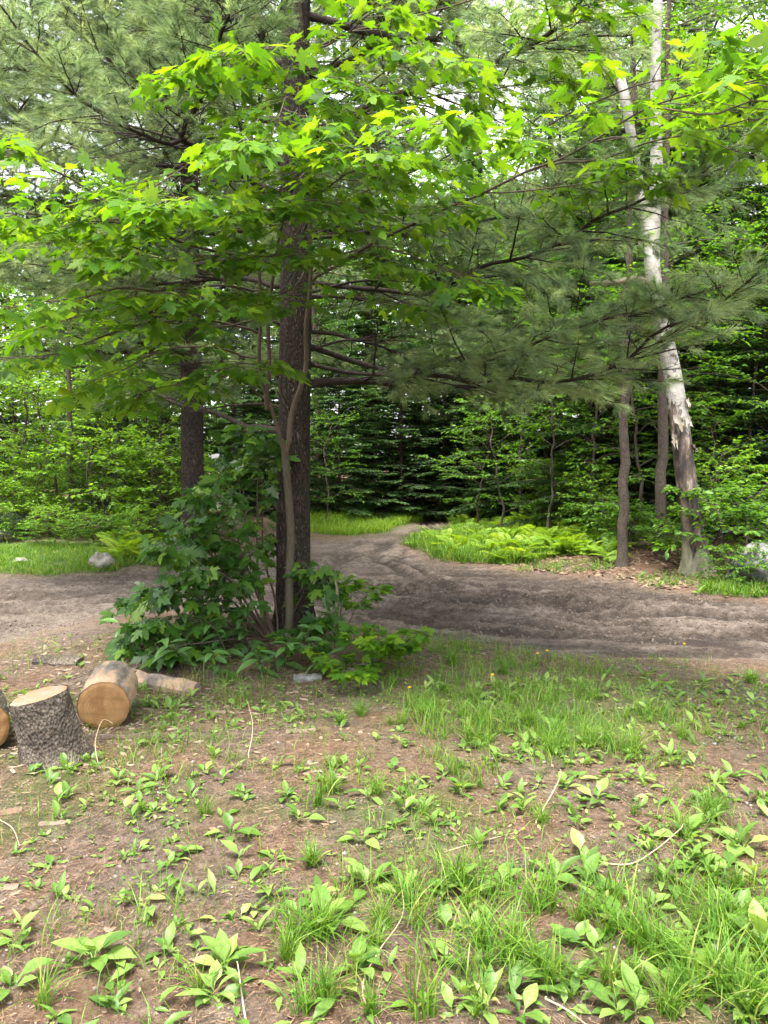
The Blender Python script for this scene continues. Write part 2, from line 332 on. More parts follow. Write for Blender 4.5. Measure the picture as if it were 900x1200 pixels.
def ground_mat():
    m, nt, ns, ls, P, out = nodes('earth'); tc = ns.new('ShaderNodeTexCoord'); O = tc.outputs['Object']
    def at_(n):
        a = ns.new('ShaderNodeAttribute'); a.attribute_name = n; return a.outputs['Fac']
    n1 = noise(ns, ls, 1.7, 6, .65, O); n2 = noise(ns, ls, 14, 6, .75, O); n3 = noise(ns, ls, 70, 5, .85, O); n4 = noise(ns, ls, 300, 2, .6, O)
    nn = math_n(ns, ls, 'ADD', math_n(ns, ls, 'MULTIPLY', n2, .5), math_n(ns, ls, 'MULTIPLY', n3, .5))
    dirt = ramp(ns, [(.37, (.032, .024, .018)), (.47, (.105, .078, .058)), (.56, (.19, .145, .11)), (.66, (.35, .28, .225))]); ls.new(nn, dirt.inputs[0])
    ndl = ramp(ns, [(.36, (.05, .030, .019)), (.49, (.145, .088, .056)), (.64, (.30, .20, .135))]); ls.new(nn, ndl.inputs[0])
    mk = ramp(ns, [(.42, (0, 0, 0)), (.58, (1, 1, 1))]); ls.new(n1, mk.inputs[0])
    yard = mixc(ns, ls, mk.outputs[0], dirt.outputs[0], ndl.outputs[0])
    damp_shaded = ramp(ns, [(.38, (.020, .015, .011)), (.48, (.056, .042, .033)), (.57, (.105, .081, .065)), (.67, (.21, .17, .14))]); ls.new(nn, damp_shaded.inputs[0])  # dark track mud: damp, with some tree shade put into the colour
    dry = ramp(ns, [(.36, (.055, .043, .034)), (.47, (.14, .112, .092)), (.58, (.24, .195, .162)), (.70, (.35, .295, .25))]); ls.new(nn, dry.inputs[0])  # pale track mud: dry, with some daylight put into the colour
    rd = mixc(ns, ls, at_('dry'), damp_shaded.outputs[0], dry.outputs[0])
    wet = ramp(ns, [(.34, (.018, .014, .011)), (.5, (.045, .035, .029)), (.68, (.11, .088, .074))]); ls.new(nn, wet.inputs[0]); rd = mixc(ns, ls, at_('wet'), rd, wet.outputs[0])
    col = mixc(ns, ls, at_('road'), yard, rd)
    forest = ramp(ns, [(.35, (.05, .032, .022)), (.55, (.12, .072, .045)), (.75, (.22, .14, .09))]); ls.new(nn, forest.inputs[0])
    col = mixc(ns, ls, at_('wood'), col, forest.outputs[0])
    green = ramp(ns, [(.35, (.035, .075, .015)), (.7, (.085, .15, .03))]); ls.new(nn, green.inputs[0])
    col = mixc(ns, ls, at_('green'), col, green.outputs[0])
    ls.new(col, P.inputs['Base Color']); P.inputs['Roughness'].default_value = .95; P.inputs['Specular IOR Level'].default_value = .15
    h = math_n(ns, ls, 'ADD', math_n(ns, ls, 'MULTIPLY', n2, 1.0), math_n(ns, ls, 'ADD', math_n(ns, ls, 'MULTIPLY', n3, .45), math_n(ns, ls, 'MULTIPLY', n4, .15)))
    bump(ns, ls, h, 1.0, .06, P); return m
M['earth'] = ground_mat()

# ------------------------------------------------------------------ ground and road
ROAD = np.array([(-14, 6.2), (-6, 6.2), (-3.3, 6.45), (-2.75, 7.7), (-1.6, 7.75), (-.4, 7.3), (1.06, 6.45), (3.0, 6.05), (6, 5.7), (16, 5.2),
                 (16, 6.9), (7, 7.5), (4.2, 8.45), (2.8, 9.95), (1.85, 11.1), (.62, 12.2), (.38, 14), (1.2, 17), (2.1, 20.3), (5, 23.5), (10, 25.5), (10, 28), (4, 26),
                 (1.5, 22), (0, 17), (-1.4, 14.9), (-3.0, 12.8), (-3.6, 10.7), (-5.2, 10.5), (-14, 10.8)], float)
def sdf(x, y):
    d = np.full(x.shape, 1e9); ins = np.zeros(x.shape, bool); n = len(ROAD)
    for i in range(n):
        (ax, ay), (bx, by) = ROAD[i], ROAD[(i + 1) % n]; ex, ey = bx - ax, by - ay
        t = np.clip(((x - ax) * ex + (y - ay) * ey) / (ex * ex + ey * ey), 0, 1)
        d = np.minimum(d, np.hypot(x - ax - t * ex, y - ay - t * ey))
        if ay != by:
            c = ((ay > y) != (by > y)) & (x < (bx - ax) * (y - ay) / (by - ay) + ax); ins ^= c
    return np.where(ins, -d, d)
RUTS = [([(-14, 7.6), (-5, 7.6), (-2.5, 8.0), (0, 8.0), (2, 7.15), (4, 6.65), (14, 5.7)], .10, .035), ([(-14, 9.05), (-5, 9.05), (-2.5, 9.5), (.2, 9.15), (2.2, 8.2), (4, 7.45), (14, 6.3)], .10, .035),
        ([(3.4, 8.0), (1.6, 9.2), (.7, 10.6), (.2, 12.4), (.5, 14.8), (1.4, 18)], .09, .04), ([(1.9, 9.6), (1.0, 10.2), (.1, 10.0), (-1.2, 9.7), (-3, 9.9)], .09, .035),
        ([(-14, 8.0), (-5, 8.0), (-2.5, 8.6), (0, 8.5), (2, 7.55), (4, 7.0), (14, 6.0)], .10, .055), ([(-14, 9.5), (-5, 9.5), (-2.5, 10.0), (.2, 9.7), (2.2, 8.7), (4, 7.8), (14, 6.6)], .10, .06),
        ([(-3, 9.4), (-1.2, 10.8), (-.3, 13), (.2, 15.5), (1.3, 19)], .10, .05), ([(2.6, 8.3), (1.0, 9.4), (.2, 11), (-.2, 13), (.4, 15.5), (1.6, 19)], .10, .055),
        ([(1.5, 8.2), (.2, 9.3), (-.8, 11.2), (-.9, 13.2), (-.3, 15.5)], .09, .05), ([(-14, 8.8), (-4, 8.8), (-2, 9.4), (-.8, 11), (-.6, 13.5)], .12, .035),
        ([(3, 6.6), (1.2, 7.1), (-.4, 8.0), (-2.5, 8.1), (-6, 7.4)], .12, .03)]
def dline(x, y, L):
    d = np.full(x.shape, 1e9)
    for (ax, ay), (bx, by) in zip(L[:-1], L[1:]):
        ex, ey = bx - ax, by - ay; t = np.clip(((x - ax) * ex + (y - ay) * ey) / (ex * ex + ey * ey), 0, 1)
        d = np.minimum(d, np.hypot(x - ax - t * ex, y - ay - t * ey))
    return d
def masks(x, y):
    s = sdf(x, y) + .35 * fbm(x * 1.1, y * 1.1, 3, 4)
    return s, sstep(.22, -.22, s)
def height(x, y, full=False):
    x = np.asarray(x, float); y = np.asarray(y, float)
    s, rm = masks(x, y)
    h = .05 * fbm(x * .5, y * .5, 9, 3) + .022 * fbm(x * 2.6, y * 2.6, 21, 4)
    h = h - .05 * rm
    wx, wy = x + .25 * fbm(x * 1.3, y * 1.3, 41, 2), y + .25 * fbm(x * 1.3, y * 1.3, 43, 2)
    rut = np.zeros_like(h); wet = np.zeros_like(h); rid = np.zeros_like(h)
    for L, w, dep in RUTS:
        d = dline(wx, wy, L); g = np.exp(-(d / w) ** 2); rut = rut - dep * g + dep * .75 * np.exp(-((d - w * 1.8) / (w * .6)) ** 2); wet = np.maximum(wet, g); rid = np.maximum(rid, np.exp(-((d - w * 1.8) / (w * .6)) ** 2))
    rough = .012 * np.abs(fbm(x * 2.6, y * 7, 55, 4)) + .030 * fbm(x * 17, y * 22, 57, 3)
    churn = .5 + 1.5 * sstep(-.15, .35, fbm(x * .8, y * 1.1, 61, 3)); churn = churn + .6 * wet
    h = h + rm * (rut * (.85 - .45 * sstep(10, 13, y)) + rough * churn)
    rid = rid * (1 - wet); wet = np.clip(wet * (.55 + .6 * sstep(-.25, .25, fbm(x * 1.1, y * 2.0, 65, 3))) + .7 * sstep(.1, .45, fbm(x * 1.0 + 9, y * 5.5, 67, 4)), 0, 1)
    h = h + (1 - rm) * .012 * fbm(x * 11, y * 11, 63, 2)
    h = h + .16 * sstep(.3, 2.2, s) * sstep(8.0, 10.5, y + .55 * x * (x > 0))       # banks beyond the track
    h = h + .10 * np.exp(-(((x + 1.7) / 1.2) ** 2 + ((y - 6.5) / .9) ** 2))         # hump under the bush
    h = h + .09 * np.exp(-(((x + .75) / .7) ** 2 + ((y - 6.8) / .6) ** 2))
    return (h, s, rm, wet, rid) if full else h
def hq(x, y):                           # height read back from the built ground sheet
    x = np.asarray(x, float); y = np.asarray(y, float); H = hh.reshape(len(gy), len(gx))
    i = np.clip(np.searchsorted(gx, x) - 1, 0, len(gx) - 2); j = np.clip(np.searchsorted(gy, y) - 1, 0, len(gy) - 2)
    u = (x - gx[i]) / (gx[i + 1] - gx[i]); v = (y - gy[j]) / (gy[j + 1] - gy[j])
    return (H[j, i] * (1 - u) + H[j, i + 1] * u) * (1 - v) + (H[j + 1, i] * (1 - u) + H[j + 1, i + 1] * u) * v
def hz(x, y): return float(hq(x, y))
def G(px, py):
    r = ray(px, py); z = 0.0
    for _ in range(12):
        k = (CAM_H - z) / -r[2]; p = r * k; z = hz(p[0], p[1])
    return np.array([p[0], p[1], z])
def on(x, y): return np.array([x, y, hz(x, y)])

def axis(lo, hi, st, far, g=1.16):
    a = np.arange(lo, hi + st, st); up = [a[-1]]; d = st
    while up[-1] < far: d = min(d * g, 40); up.append(up[-1] + d)
    dn = [a[0]]; d = st
    while dn[-1] > -far: d = min(d * g, 40); dn.append(dn[-1] - d)
    return np.concatenate([dn[:0:-1], a, up[1:]])
gx = axis(-5.6, 5.2, .038, 320); gy = axis(1.6, 13.2, .040, 320)
XX, YY = np.meshgrid(gx, gy); hh, ss, rmk, wetk, ridk = height(XX.ravel(), YY.ravel(), True)
gV = np.stack([XX.ravel(), YY.ravel(), hh], 1); nx = len(gx)
ii, jj = np.meshgrid(np.arange(len(gy) - 1), np.arange(nx - 1), indexing='ij'); a0 = (ii * nx + jj).ravel()
gF = np.stack([a0, a0 + 1, a0 + nx + 1, a0 + nx], 1)
x, y = gV[:, 0], gV[:, 1]
dry = np.clip(sstep(1.2, -2.2, x - .1 * (y - 8)) * .9 + sstep(10.5, 13, y) * .9, 0, 1) * np.clip(.65 + .9 * fbm(x * 1.6, y * 1.6, 71, 4), 0, 1)  # left track paler: drier mud, and partly brighter light painted in
dry = np.clip(dry * .8 + .75 * ridk * sstep(-.3, .2, fbm(x * 2, y * 2, 79, 3)) + .45 * sstep(.05, .3, fbm(x * .7 + 3, y * 4.2, 75, 4)) + .75 * np.exp(-((x + 2.9) ** 2 + (y - 6.6) ** 2) / .8) + .5 * sstep(.1, .4, fbm(x * 1.3 + 5, y * 2.2, 73, 3)), 0, 1)
wood = sstep(.4, 1.6, ss) * sstep(8.6, 10.5, y + .4 * x)
lawn = np.exp(-(((x + 6) / 3.2) ** 2 + ((y - 12.2) / 1.6) ** 2) * 1.2) + np.exp(-(((x - .2) / 2.4) ** 2 + ((y - 18.3) / 2.2) ** 2))
moss = .55 * sstep(.15, .45, fbm(x * .9 + 11, y * .9, 81, 4)) * (y < 6.3) + .5 * np.exp(-(((x - 1.1) / 1.2) ** 2 + ((y - 5.0) / .9) ** 2))
green = np.clip(lawn * 1.2 + moss, 0, .85) * (1 - rmk)
slab = np.exp(-(((x + 2.75) / .55) ** 2 + ((y - 6.75) / .55) ** 2))
road_face = rmk[gF].mean(1) > .5
ex = {'road': np.clip(rmk + .9 * slab, 0, 1), 'dry': np.clip(dry + slab, 0, 1), 'wood': np.clip(wood - green, 0, 1), 'green': green, 'wet': np.clip(wetk * (1 - .75 * np.clip(sstep(.5, -1.5, x), 0, 1)) - slab, 0, 1)}
def sub(name, sel):
    f = gF[sel]; u, inv = np.unique(f, return_inverse=True)
    return mesh(name, gV[u], inv.reshape(f.shape), M['earth'], None, True, {k: v[u] for k, v in ex.items()})
tag(obj('ground', sub('ground', ~road_face)), 'brown forest yard earth with pine needles and thin weeds', kind='structure')
tag(obj('dirt_road', sub('dirt_road', road_face)), 'rutted muddy dirt track with a fork leading back into the trees', kind='structure')

# ------------------------------------------------------------------ leaf templates
def fan(outline, c, zf):
    o = np.array(outline, float); V = np.concatenate([o, [c]]); V = np.concatenate([V, zf(V)[:, None]], 1); n = len(o)
    F = np.stack([np.full(n, n), np.arange(n), (np.arange(n) + 1) % n], 1); return V, F
def mirror(h): return h + [(-a, b) for a, b in h[::-1] if a > 1e-6]
MAPLE_HI = mirror([(0, .02), (.15, -.07), (.40, -.03), (.31, .11), (.34, .17), (.62, .30), (.56, .42), (.60, .56), (.42, .50), (.25, .42), (.24, .54), (.31, .70), (.17, .74), (0, 1.05)])
MAPLE_LO = mirror([(0, .02), (.38, -.04), (.28, .14), (.62, .46), (.24, .43), (.24, .70), (0, 1.05)])
def maple_leaf(out, k, seed, pet=True):
    r = np.random.default_rng(seed); w = r.uniform(-.12, .12); cu = r.uniform(.12, .4) * k
    V, F = fan(out, (0, .30), lambda v: -cu * (v[:, 0] ** 2) * .9 - cu * .5 * (v[:, 1] - .3) ** 2 + w * v[:, 0] * v[:, 1] + .06 * np.abs(v[:, 0]))
    if pet:
        n = len(V); P = np.array([(-.012, .03, 0), (.012, .03, 0), (.010, -.55, .16), (-.010, -.55, .16)]); V = np.concatenate([V, P])
        F = np.concatenate([F, [(n, n + 1, n + 2), (n, n + 2, n + 3)]])
    V[:, 0] *= .88
    return V, F
def lance_leaf(L=1.0, wd=.3, nseg=6, curl=.35, fold=.12, pet=.12, seed=0):
    t = np.linspace(0, 1, nseg + 1); tt = np.clip((t - pet) / (1 - pet), 0, 1)
    w = wd * .5 * np.sin(np.pi * tt ** .8) ** .8 + .012; w[-1] = .003
    z = -curl * t ** 2 + curl * .35 * t; V = []
    for i in range(nseg + 1):
        for sx in (-1, -.5, 0, .5, 1): V.append((sx * w[i], t[i] * L, z[i] + fold * abs(sx) * w[i] * 2 + .04 * math.sin(i * 2.1 + sx * 2 + seed) * w[i]))
    F = []
    for i in range(nseg):
        for j in range(4): a = i * 5 + j; F += [(a, a + 1, a + 6), (a, a + 6, a + 5)]
    return np.array(V), np.array(F)
SMALL = (np.array([(0, 0, 0), (.26, .32, .05), (.2, .68, .02), (0, 1, -.12), (-.2, .68, .02), (-.26, .32, .05), (0, .45, -.01)]),
         np.array([(6, 0, 1), (6, 1, 2), (6, 2, 3), (6, 3, 4), (6, 4, 5), (6, 5, 0)]))
TINY = (np.array([(0, 0, 0), (.3, .48, .06), (0, 1, -.08), (-.3, .48, .06)]), np.array([(0, 1, 2), (0, 2, 3)]))
MLO = [maple_leaf(MAPLE_LO, 1, s) for s in (1, 2, 3)]
MHI = [maple_leaf(MAPLE_HI, 1, s) for s in (4, 5, 6, 7, 8)]

def set_frame(o, p, X, Y, Z, s):
    o.matrix_local = Matrix(((X[0] * s, Y[0] * s, Z[0] * s, p[0]), (X[1] * s, Y[1] * s, Z[1] * s, p[1]), (X[2] * s, Y[2] * s, Z[2] * s, p[2]), (0, 0, 0, 1)))

# leafy woody plant: explicit stems, side twigs with opposite leaves; the leaves that show largest are parts
def leafy(root, B, stems, leaf_parts, matl, matw, size=(.09, .14), tw=(.25, .6), gap=.15, pair=.075, droop=.25, flat=.35, nparts=300, leaf_name='leaf', stem_name='branch', up=(0, 0, 1), lo=MLO, hi=MHI):
    LP, LD, LN, LS = [], [], [], []; rr = R
    for st in stems:
        P, r0, r1, start, kind = st[:5]; mw = st[5] if len(st) > 5 else matw
        n = max(6, int(np.linalg.norm(np.diff(P, axis=0), axis=1).sum() / .10)); Q = smooth_line(P, n, .06 if r0 < .03 else .015, int(rr.integers(99)))
        acc = Acc(); acc.add(*tube(Q, np.linspace(r0, r1, n), 8 if r0 > .012 else 5))
        if kind:
            T = nrm(np.gradient(Q, axis=0)); L = np.linalg.norm(np.diff(Q, axis=0), axis=1).sum(); step = max(1, int(gap / (L / n)))
            sgn = 1
            for i in range(int(start * n), n, step):
                sgn = -sgn; s = i / (n - 1)
                for sg in ((sgn,) if i < n - 2 else (-1, 0, 1)):
                    side = nrm(np.cross(T[i], (0, 0, 1))) * sg
                    a = math.radians(rr.uniform(38, 68)); D = nrm(T[i] * math.cos(a) + side * math.sin(a) + np.array([0, 0, rr.uniform(-.12, .16)])) if sg else T[i]
                    l = rr.uniform(*tw) * (1.05 - .55 * s) * (1 if kind == 1 else kind)
                    m = max(3, int(l / pair)); tq = Q[i] + D[None] * np.linspace(0, l, m + 1)[:, None]; tq[:, 2] += -.10 * np.linspace(0, 1, m + 1) ** 2 * l + rr.normal(0, .006, m + 1)
                    acc.add(*tube(tq, np.linspace(max(.0035, r1 * .5), .0014, m + 1), 3))
                    for q in range(1, m + 1):
                        if q < m * .25: continue
                        for e in ((-1, 1) if q < m else (-1, 0, 1)):
                            if rr.random() < .08: continue
                            sd_ = nrm(np.cross(D, (0, 0, 1))); b = math.radians(rr.uniform(35, 75)) * e
                            ld = nrm(D * math.cos(b) + sd_ * math.sin(b) + np.array([0, 0, -droop * rr.uniform(.2, 1.6)]))
                            sz = rr.uniform(*size); LP.append(tq[q] + ld * sz * .55); LD.append(ld); LN.append(nrm(np.array(up) + rr.normal(0, flat, 3))); LS.append(sz)
        obj(stem_name if r0 > .004 else 'twig', amesh(stem_name, acc, mw, B), root)
    LP, LD, LN, LS = map(np.array, (LP, LD, LN, LS)); X, Y, Z = frames(LD, LN)
    rel = LP - np.array([0, 0, CAM_H]); dep = rel @ np.array([0, math.cos(PITCH), -math.sin(PITCH)])
    vv = rel @ np.array([0, math.sin(PITCH), math.cos(PITCH)]); u_ = np.abs(rel[:, 0] / dep) * F_PX; v_ = np.abs(vv / dep) * F_PX
    face = np.abs((Z * nrm(rel)).sum(1)) + .15
    sc = LS / dep * face * ((u_ < 445) & (v_ < 595) & (dep > .3)); big = np.argsort(-sc)[:nparts]
    for i in big:
        o = obj(leaf_name, leaf_parts[i % len(leaf_parts)], root); set_frame(o, LP[i] - B, X[i], Y[i], Z[i], LS[i])
    rest = np.ones(len(LP), bool); rest[big] = False; ix = np.nonzero(rest)[0]
    if len(ix):
        acc = Acc()
        for v in range(len(lo)):
            k = ix[v::len(lo)]
            if not len(k): continue
            V, F = inst(lo[v][0], lo[v][1], LP[k], X[k] * LS[k, None], Y[k] * LS[k, None], Z[k] * LS[k, None])
            acc.add(V, F, np.repeat(R.random(len(k)), len(lo[v][0])))
        tag(obj('foliage', amesh('foliage', acc, matl, B), root), kind='stuff')
    return len(LP)

# ------------------------------------------------------------------ white pines
def needle_tris(P0, D, L, n, ln=(.06, .10), wd=.0022, spread=(25, 62)):
    m = len(P0); P0 = np.repeat(P0, n, 0); Dn = np.repeat(nrm(D), n, 0); L = np.repeat(L, n); k = len(P0)
    u = 1 - .8 * R.random(k) ** 1.25; pos = P0 + Dn * (L * u)[:, None]
    pr = nrm(np.cross(Dn, rvec(k))); a = np.radians(R.uniform(*spread, k)) * (1.05 - .5 * u)
    nd = nrm(Dn * np.cos(a)[:, None] + pr * np.sin(a)[:, None]); nl = R.uniform(*ln, k)[:, None]
    w = nrm(np.cross(nd, rvec(k))) * wd * .5
    tip = pos + nd * nl; tip[:, 2] -= .012 * R.random(k)
    V = np.stack([pos - w, pos + w, tip], 1).reshape(-1, 3); F = np.arange(3 * k).reshape(-1, 3)
    r = np.clip(R.normal(.45, .2, m), 0, .98); return V, F, np.repeat(np.repeat(r, n), 3)
def bough(P, r0, side=.9, bare=.25, n_nd=44, sgap=.075, tgap=.066, wd=.0026, dens=1.0, lift=.04):
    wood, nd = Acc(), Acc(); L = np.linalg.norm(np.diff(P, axis=0), axis=1).sum(); n = max(10, int(L / .12)); Q = smooth_line(P, n, .10, int(R.integers(999)))
    wood.add(*tube(Q, np.linspace(r0, .006, n), 7)); T = nrm(np.gradient(Q, axis=0)); sg = 1; A, Dd, Ll = [], [], []
    s = bare * L * .6
    while s < L:
        f = s / L; i = min(n - 1, int(f * (n - 1))); sg = -sg
        sdv = nrm(np.cross(T[i], (0, 0, 1))) * sg; a = math.radians(R.uniform(38, 70))
        D = nrm(T[i] * math.cos(a) + sdv * math.sin(a) + np.array([0, 0, lift + R.uniform(-.34, .30)]))
        l = side * (.30 + .8 * (1 - f) ** .7) * R.uniform(.55, 1.15) * sstep(0, .35, f + .12)
        m = max(4, int(l / .07)); w = Q[i] + D[None] * np.linspace(0, l, m)[:, None]; bend = np.linspace(0, 1, m) ** 2
        w[:, 2] += bend * l * R.uniform(-.22, .22); w += R.normal(0, .008, w.shape) * np.linspace(0, 1, m)[:, None]
        wood.add(*tube(w, np.linspace(max(.0035, .011 * l), .002, m), 4)); wt = nrm(np.gradient(w, axis=0))
        dead = f < bare or R.random() < .08
        t = .15 * l; e = 1
        while t < l:
            j = min(m - 1, int(t / l * (m - 1))); e = -e; sv = nrm(np.cross(wt[j], (0, 0, 1)) * e + np.array([0, 0, R.uniform(-.7, .7)]))
            d2 = nrm(wt[j] * math.cos(.75) + sv * math.sin(.75)); tl = R.uniform(.10, .26) * (1.1 - .5 * t / l)
            wood.add(*tube(np.stack([w[j], w[j] + d2 * tl * .5 + (0, 0, .006), w[j] + d2 * tl]), [.002, .0015, .001], 3))
            if not dead and R.random() < dens: A.append(w[j] + d2 * tl * .15); Dd.append(d2); Ll.append(tl * .9)
            t += tgap * R.uniform(.7, 1.4)
        if not dead: A.append(w[-2]); Dd.append(wt[-1]); Ll.append(.16)
        s += sgap * R.uniform(.6, 1.4)
    for k in range(3): A.append(Q[-2 - k]); Dd.append(T[-1]); Ll.append(.16)
    nd.add(*needle_tris(np.array(A), np.array(Dd), np.array(Ll), n_nd, wd=wd)); return wood, nd
def add_bough(root, B, P, r0, **k):
    w, n = bough(P, r0, **k); b = obj('branch', amesh('branch', w, M['limb'], B), root); obj('needles', amesh('needles', n, M['pine'], B, False), b); return b
# shared bough shapes (axis along +Y)
BOUGH = []
for k in range(5):
    L = (1.7, 2.1, 2.5, 2.9, 2.3)[k]; yy = np.linspace(0, L, 6); zz = (-.06, -.10, .04, -.16, .10)[k] * yy + .035 * yy ** 2
    w, n = bough(np.stack([.12 * np.sin(yy * 1.3 + k), yy, zz], 1), .02 + .006 * L, side=.85, bare=.28, n_nd=60, wd=.0046, sgap=.09, tgap=.07)
    BOUGH.append((amesh('branch', w, M['limb']), amesh('needles', n, M['pine'], smooth=False)))
def boughs(root, zs, az, sc=(.85, 1.25), axisf=None, pitch=(-8, 14)):
    for z, a in zip(zs, az):
        k = int(R.integers(5)); b = obj('branch', BOUGH[k][0], root); q = axisf(z) if axisf else (0, 0)
        b.location = (q[0], q[1], z); s = R.uniform(*sc); b.scale = (s, s, s)
        b.rotation_euler = (math.radians(R.uniform(*pitch)), math.radians(R.uniform(-25, 25)), a); obj('needles', BOUGH[k][1], b)

# pine in front (dark furrowed trunk at the junction)
B = G(345, 735); B[2] -= .08; d0 = B[1]
T1 = np.concatenate([[B], pts((344, 640, d0), (345, 500, d0), (347, 300, d0), (346, 120, d0), (350, -60, d0)), [at(350, -60, d0) + np.array([.15, .3, 3.5]), at(350, -60, d0) + np.array([.1, .4, 6.5])]])
pine = thing('pine_tree', 'tall white pine with dark furrowed trunk rising behind the maple and bush', 'tree', B)
tq = smooth_line(T1, 90); hgt = tq[:, 2] - B[2]
rad = .148 * (1 - .55 * np.clip(hgt / 11, 0, 1)) + .09 * np.exp(-hgt / .16)
obj('trunk', mesh('trunk', *[a if i else a - B for i, a in enumerate(tube(tq, rad, 40, .05, 3, wfreq=5))], M['pine_bark']), pine)
for P, r in ((((352, 402, d0), (430, 428, 6.7), (520, 440, 6.2), (640, 446, 5.6), (715, 425, 5.1), (825, 360, 4.5), (890, 318, 4.2)), .026),
             (((350, 330, d0), (480, 342, 6.4), (590, 308, 5.8), (726, 250, 5.0), (890, 158, 4.3)), .022),
             (((350, 452, d0), (440, 450, 6.9), (540, 454, 6.5), (610, 460, 6.2)), .042),
             (((352, 420, d0), (450, 440, 6.4), (560, 420, 5.7), (660, 395, 5.2), (760, 360, 4.7), (850, 335, 4.4)), .02),
             (((352, 280, d0), (470, 270, 6.6), (570, 260, 6.1), (660, 215, 5.6), (720, 180, 5.3)), .018),
             (((352, 390, d0), (430, 400, 7.2), (510, 430, 7.2), (590, 440, 7.1)), .018),
             (((352, 350, d0), (430, 350, 7.4), (520, 370, 7.5), (600, 400, 7.5)), .018),
             (((348, 170, d0), (450, 112, 6.2), (560, 85, 5.6), (640, 48, 5.0), (690, 0, 4.6), (720, -60, 4.2)), .042),
             (((344, 260, d0), (280, 200, 6.2), (217, 160, 5.6), (245, 95, 5.2), (262, 10, 4.8), (275, -60, 4.5)), .034),
             (((216, 162, 5.6), (190, 172, 5.4), (130, 140, 5.1), (60, 80, 4.8), (0, 5, 4.5)), .016),
             (((340, 310, d0), (270, 305, 6.7), (180, 310, 6.3), (110, 300, 6.0), (50, 282, 5.7), (0, 270, 5.4)), .032),
             (((340, 335, d0), (250, 326, 6.8), (150, 330, 6.4), (20, 310, 5.9)), .024),
             (((342, 150, d0), (250, 130, 6.6), (150, 80, 6.2), (60, 10, 5.8)), .03),
             (((340, 190, d0), (240, 200, 6.7), (110, 180, 6.3), (20, 140, 6.0)), .026),
             (((346, 90, d0), (430, 60, 6.9), (540, -10, 6.4)), .03),
             (((343, 510, d0), (300, 502, 7.2), (255, 482, 7.4), (195, 468, 7.6), (150, 462, 7.7)), .04)):
    dead = P[-1] == (150, 462, 7.7)
    add_bough(pine, B, pts(*P), r, side=.95 if r > .018 else .75, bare=.98 if dead else (.42 if P[1][0] < 440 else .30), n_nd=86, wd=.0031, sgap=.06, tgap=.062)
zz = np.concatenate([R.uniform(4.4, 7.5, 22), R.uniform(3.0, 5.5, 8)])
boughs(pine, zz, np.concatenate([R.uniform(0, 6.28, 22), R.uniform(-1.7, 1.7, 8)]))
for k, (q, l) in enumerate((((352, 345), 6.9), ((338, 380), 7.0), ((338, 420), 7.1), ((354, 485), 6.8), ((340, 290), 6.8), ((352, 235), 6.7))):   # bare dead sticks on the trunk
    p0 = at(*q, d0); e = p0 + np.array([(.9 if k % 2 == 0 else -.9) * R.uniform(.6, 1.2), -.5 + .3 * k % 1, R.uniform(-.1, .25)])
    acc = Acc(); Q = smooth_line(np.stack([p0, (p0 + e) / 2 + (0, 0, .08), e]), 12, .06, k); acc.add(*tube(Q, np.linspace(.016, .003, 12), 5))
    for i in range(2, 11):
        D = nrm(rvec(1)[0] + (e - p0) * .8); acc.add(*tube(np.stack([Q[i], Q[i] + D * .12 + (0, 0, .02), Q[i] + D * .26]), [.004, .003, .0015], 3))
    obj('dead_branch', amesh('dead_branch', acc, M['limb'], B), pine)

def pine_tree(px, py, d, w, label, lo, nb, top=13, lean=0, az=None):
    B = on((px - 450) / F_PX * d, d) if py is None else G(px, py); B[2] -= .08
    t = thing('pine_tree', label, 'tree', B, 'white pines')
    q = smooth_line(np.array([(0, 0, 0), (lean * .25, .02, top * .25), (lean * .5, .05, top * .6), (lean, 0, top)], float), 60)
    obj('trunk', mesh('trunk', *tube(q, w * (1 - .8 * q[:, 2] / top) + w * .5 * np.exp(-q[:, 2] / .16), 32, .05, int(px), wfreq=5), M['pine_bark']), t)
    zs = np.sort(np.concatenate([R.uniform(lo, lo + 5.2, int(nb * .85)), R.uniform(lo + 5, top - .5, nb - int(nb * .85))])); boughs(t, zs, R.uniform(0, 6.28, nb) if az is None else R.uniform(*az, nb), axisf=lambda z: (lean * z / top, 0)); return t
pine_tree(227, 682, 9, .165, 'second white pine with sunlit brown trunk left of the front pine', 2.8, 64, 12.5, .05)
pine_tree(230, None, 14.5, .15, 'white pine standing far behind the second pine', 4.0, 60, 13)
pine_tree(560, None, 23.5, .16, 'far white pine in the middle behind the fork of the track', 2.2, 56, 14)
pine_tree(640, None, 19.5, .15, 'white pine behind the fern bank left of the birch', 2.6, 56, 13)
pine_tree(745, None, 17.0, .14, 'white pine whose upper boughs show left of the birch top', 4.6, 60, 13)
pine_tree(-95, None, 8.6, .15, 'white pine at the left edge whose boughs reach into the picture', 4.2, 40, 11, 0, (-2.6, 0.2))

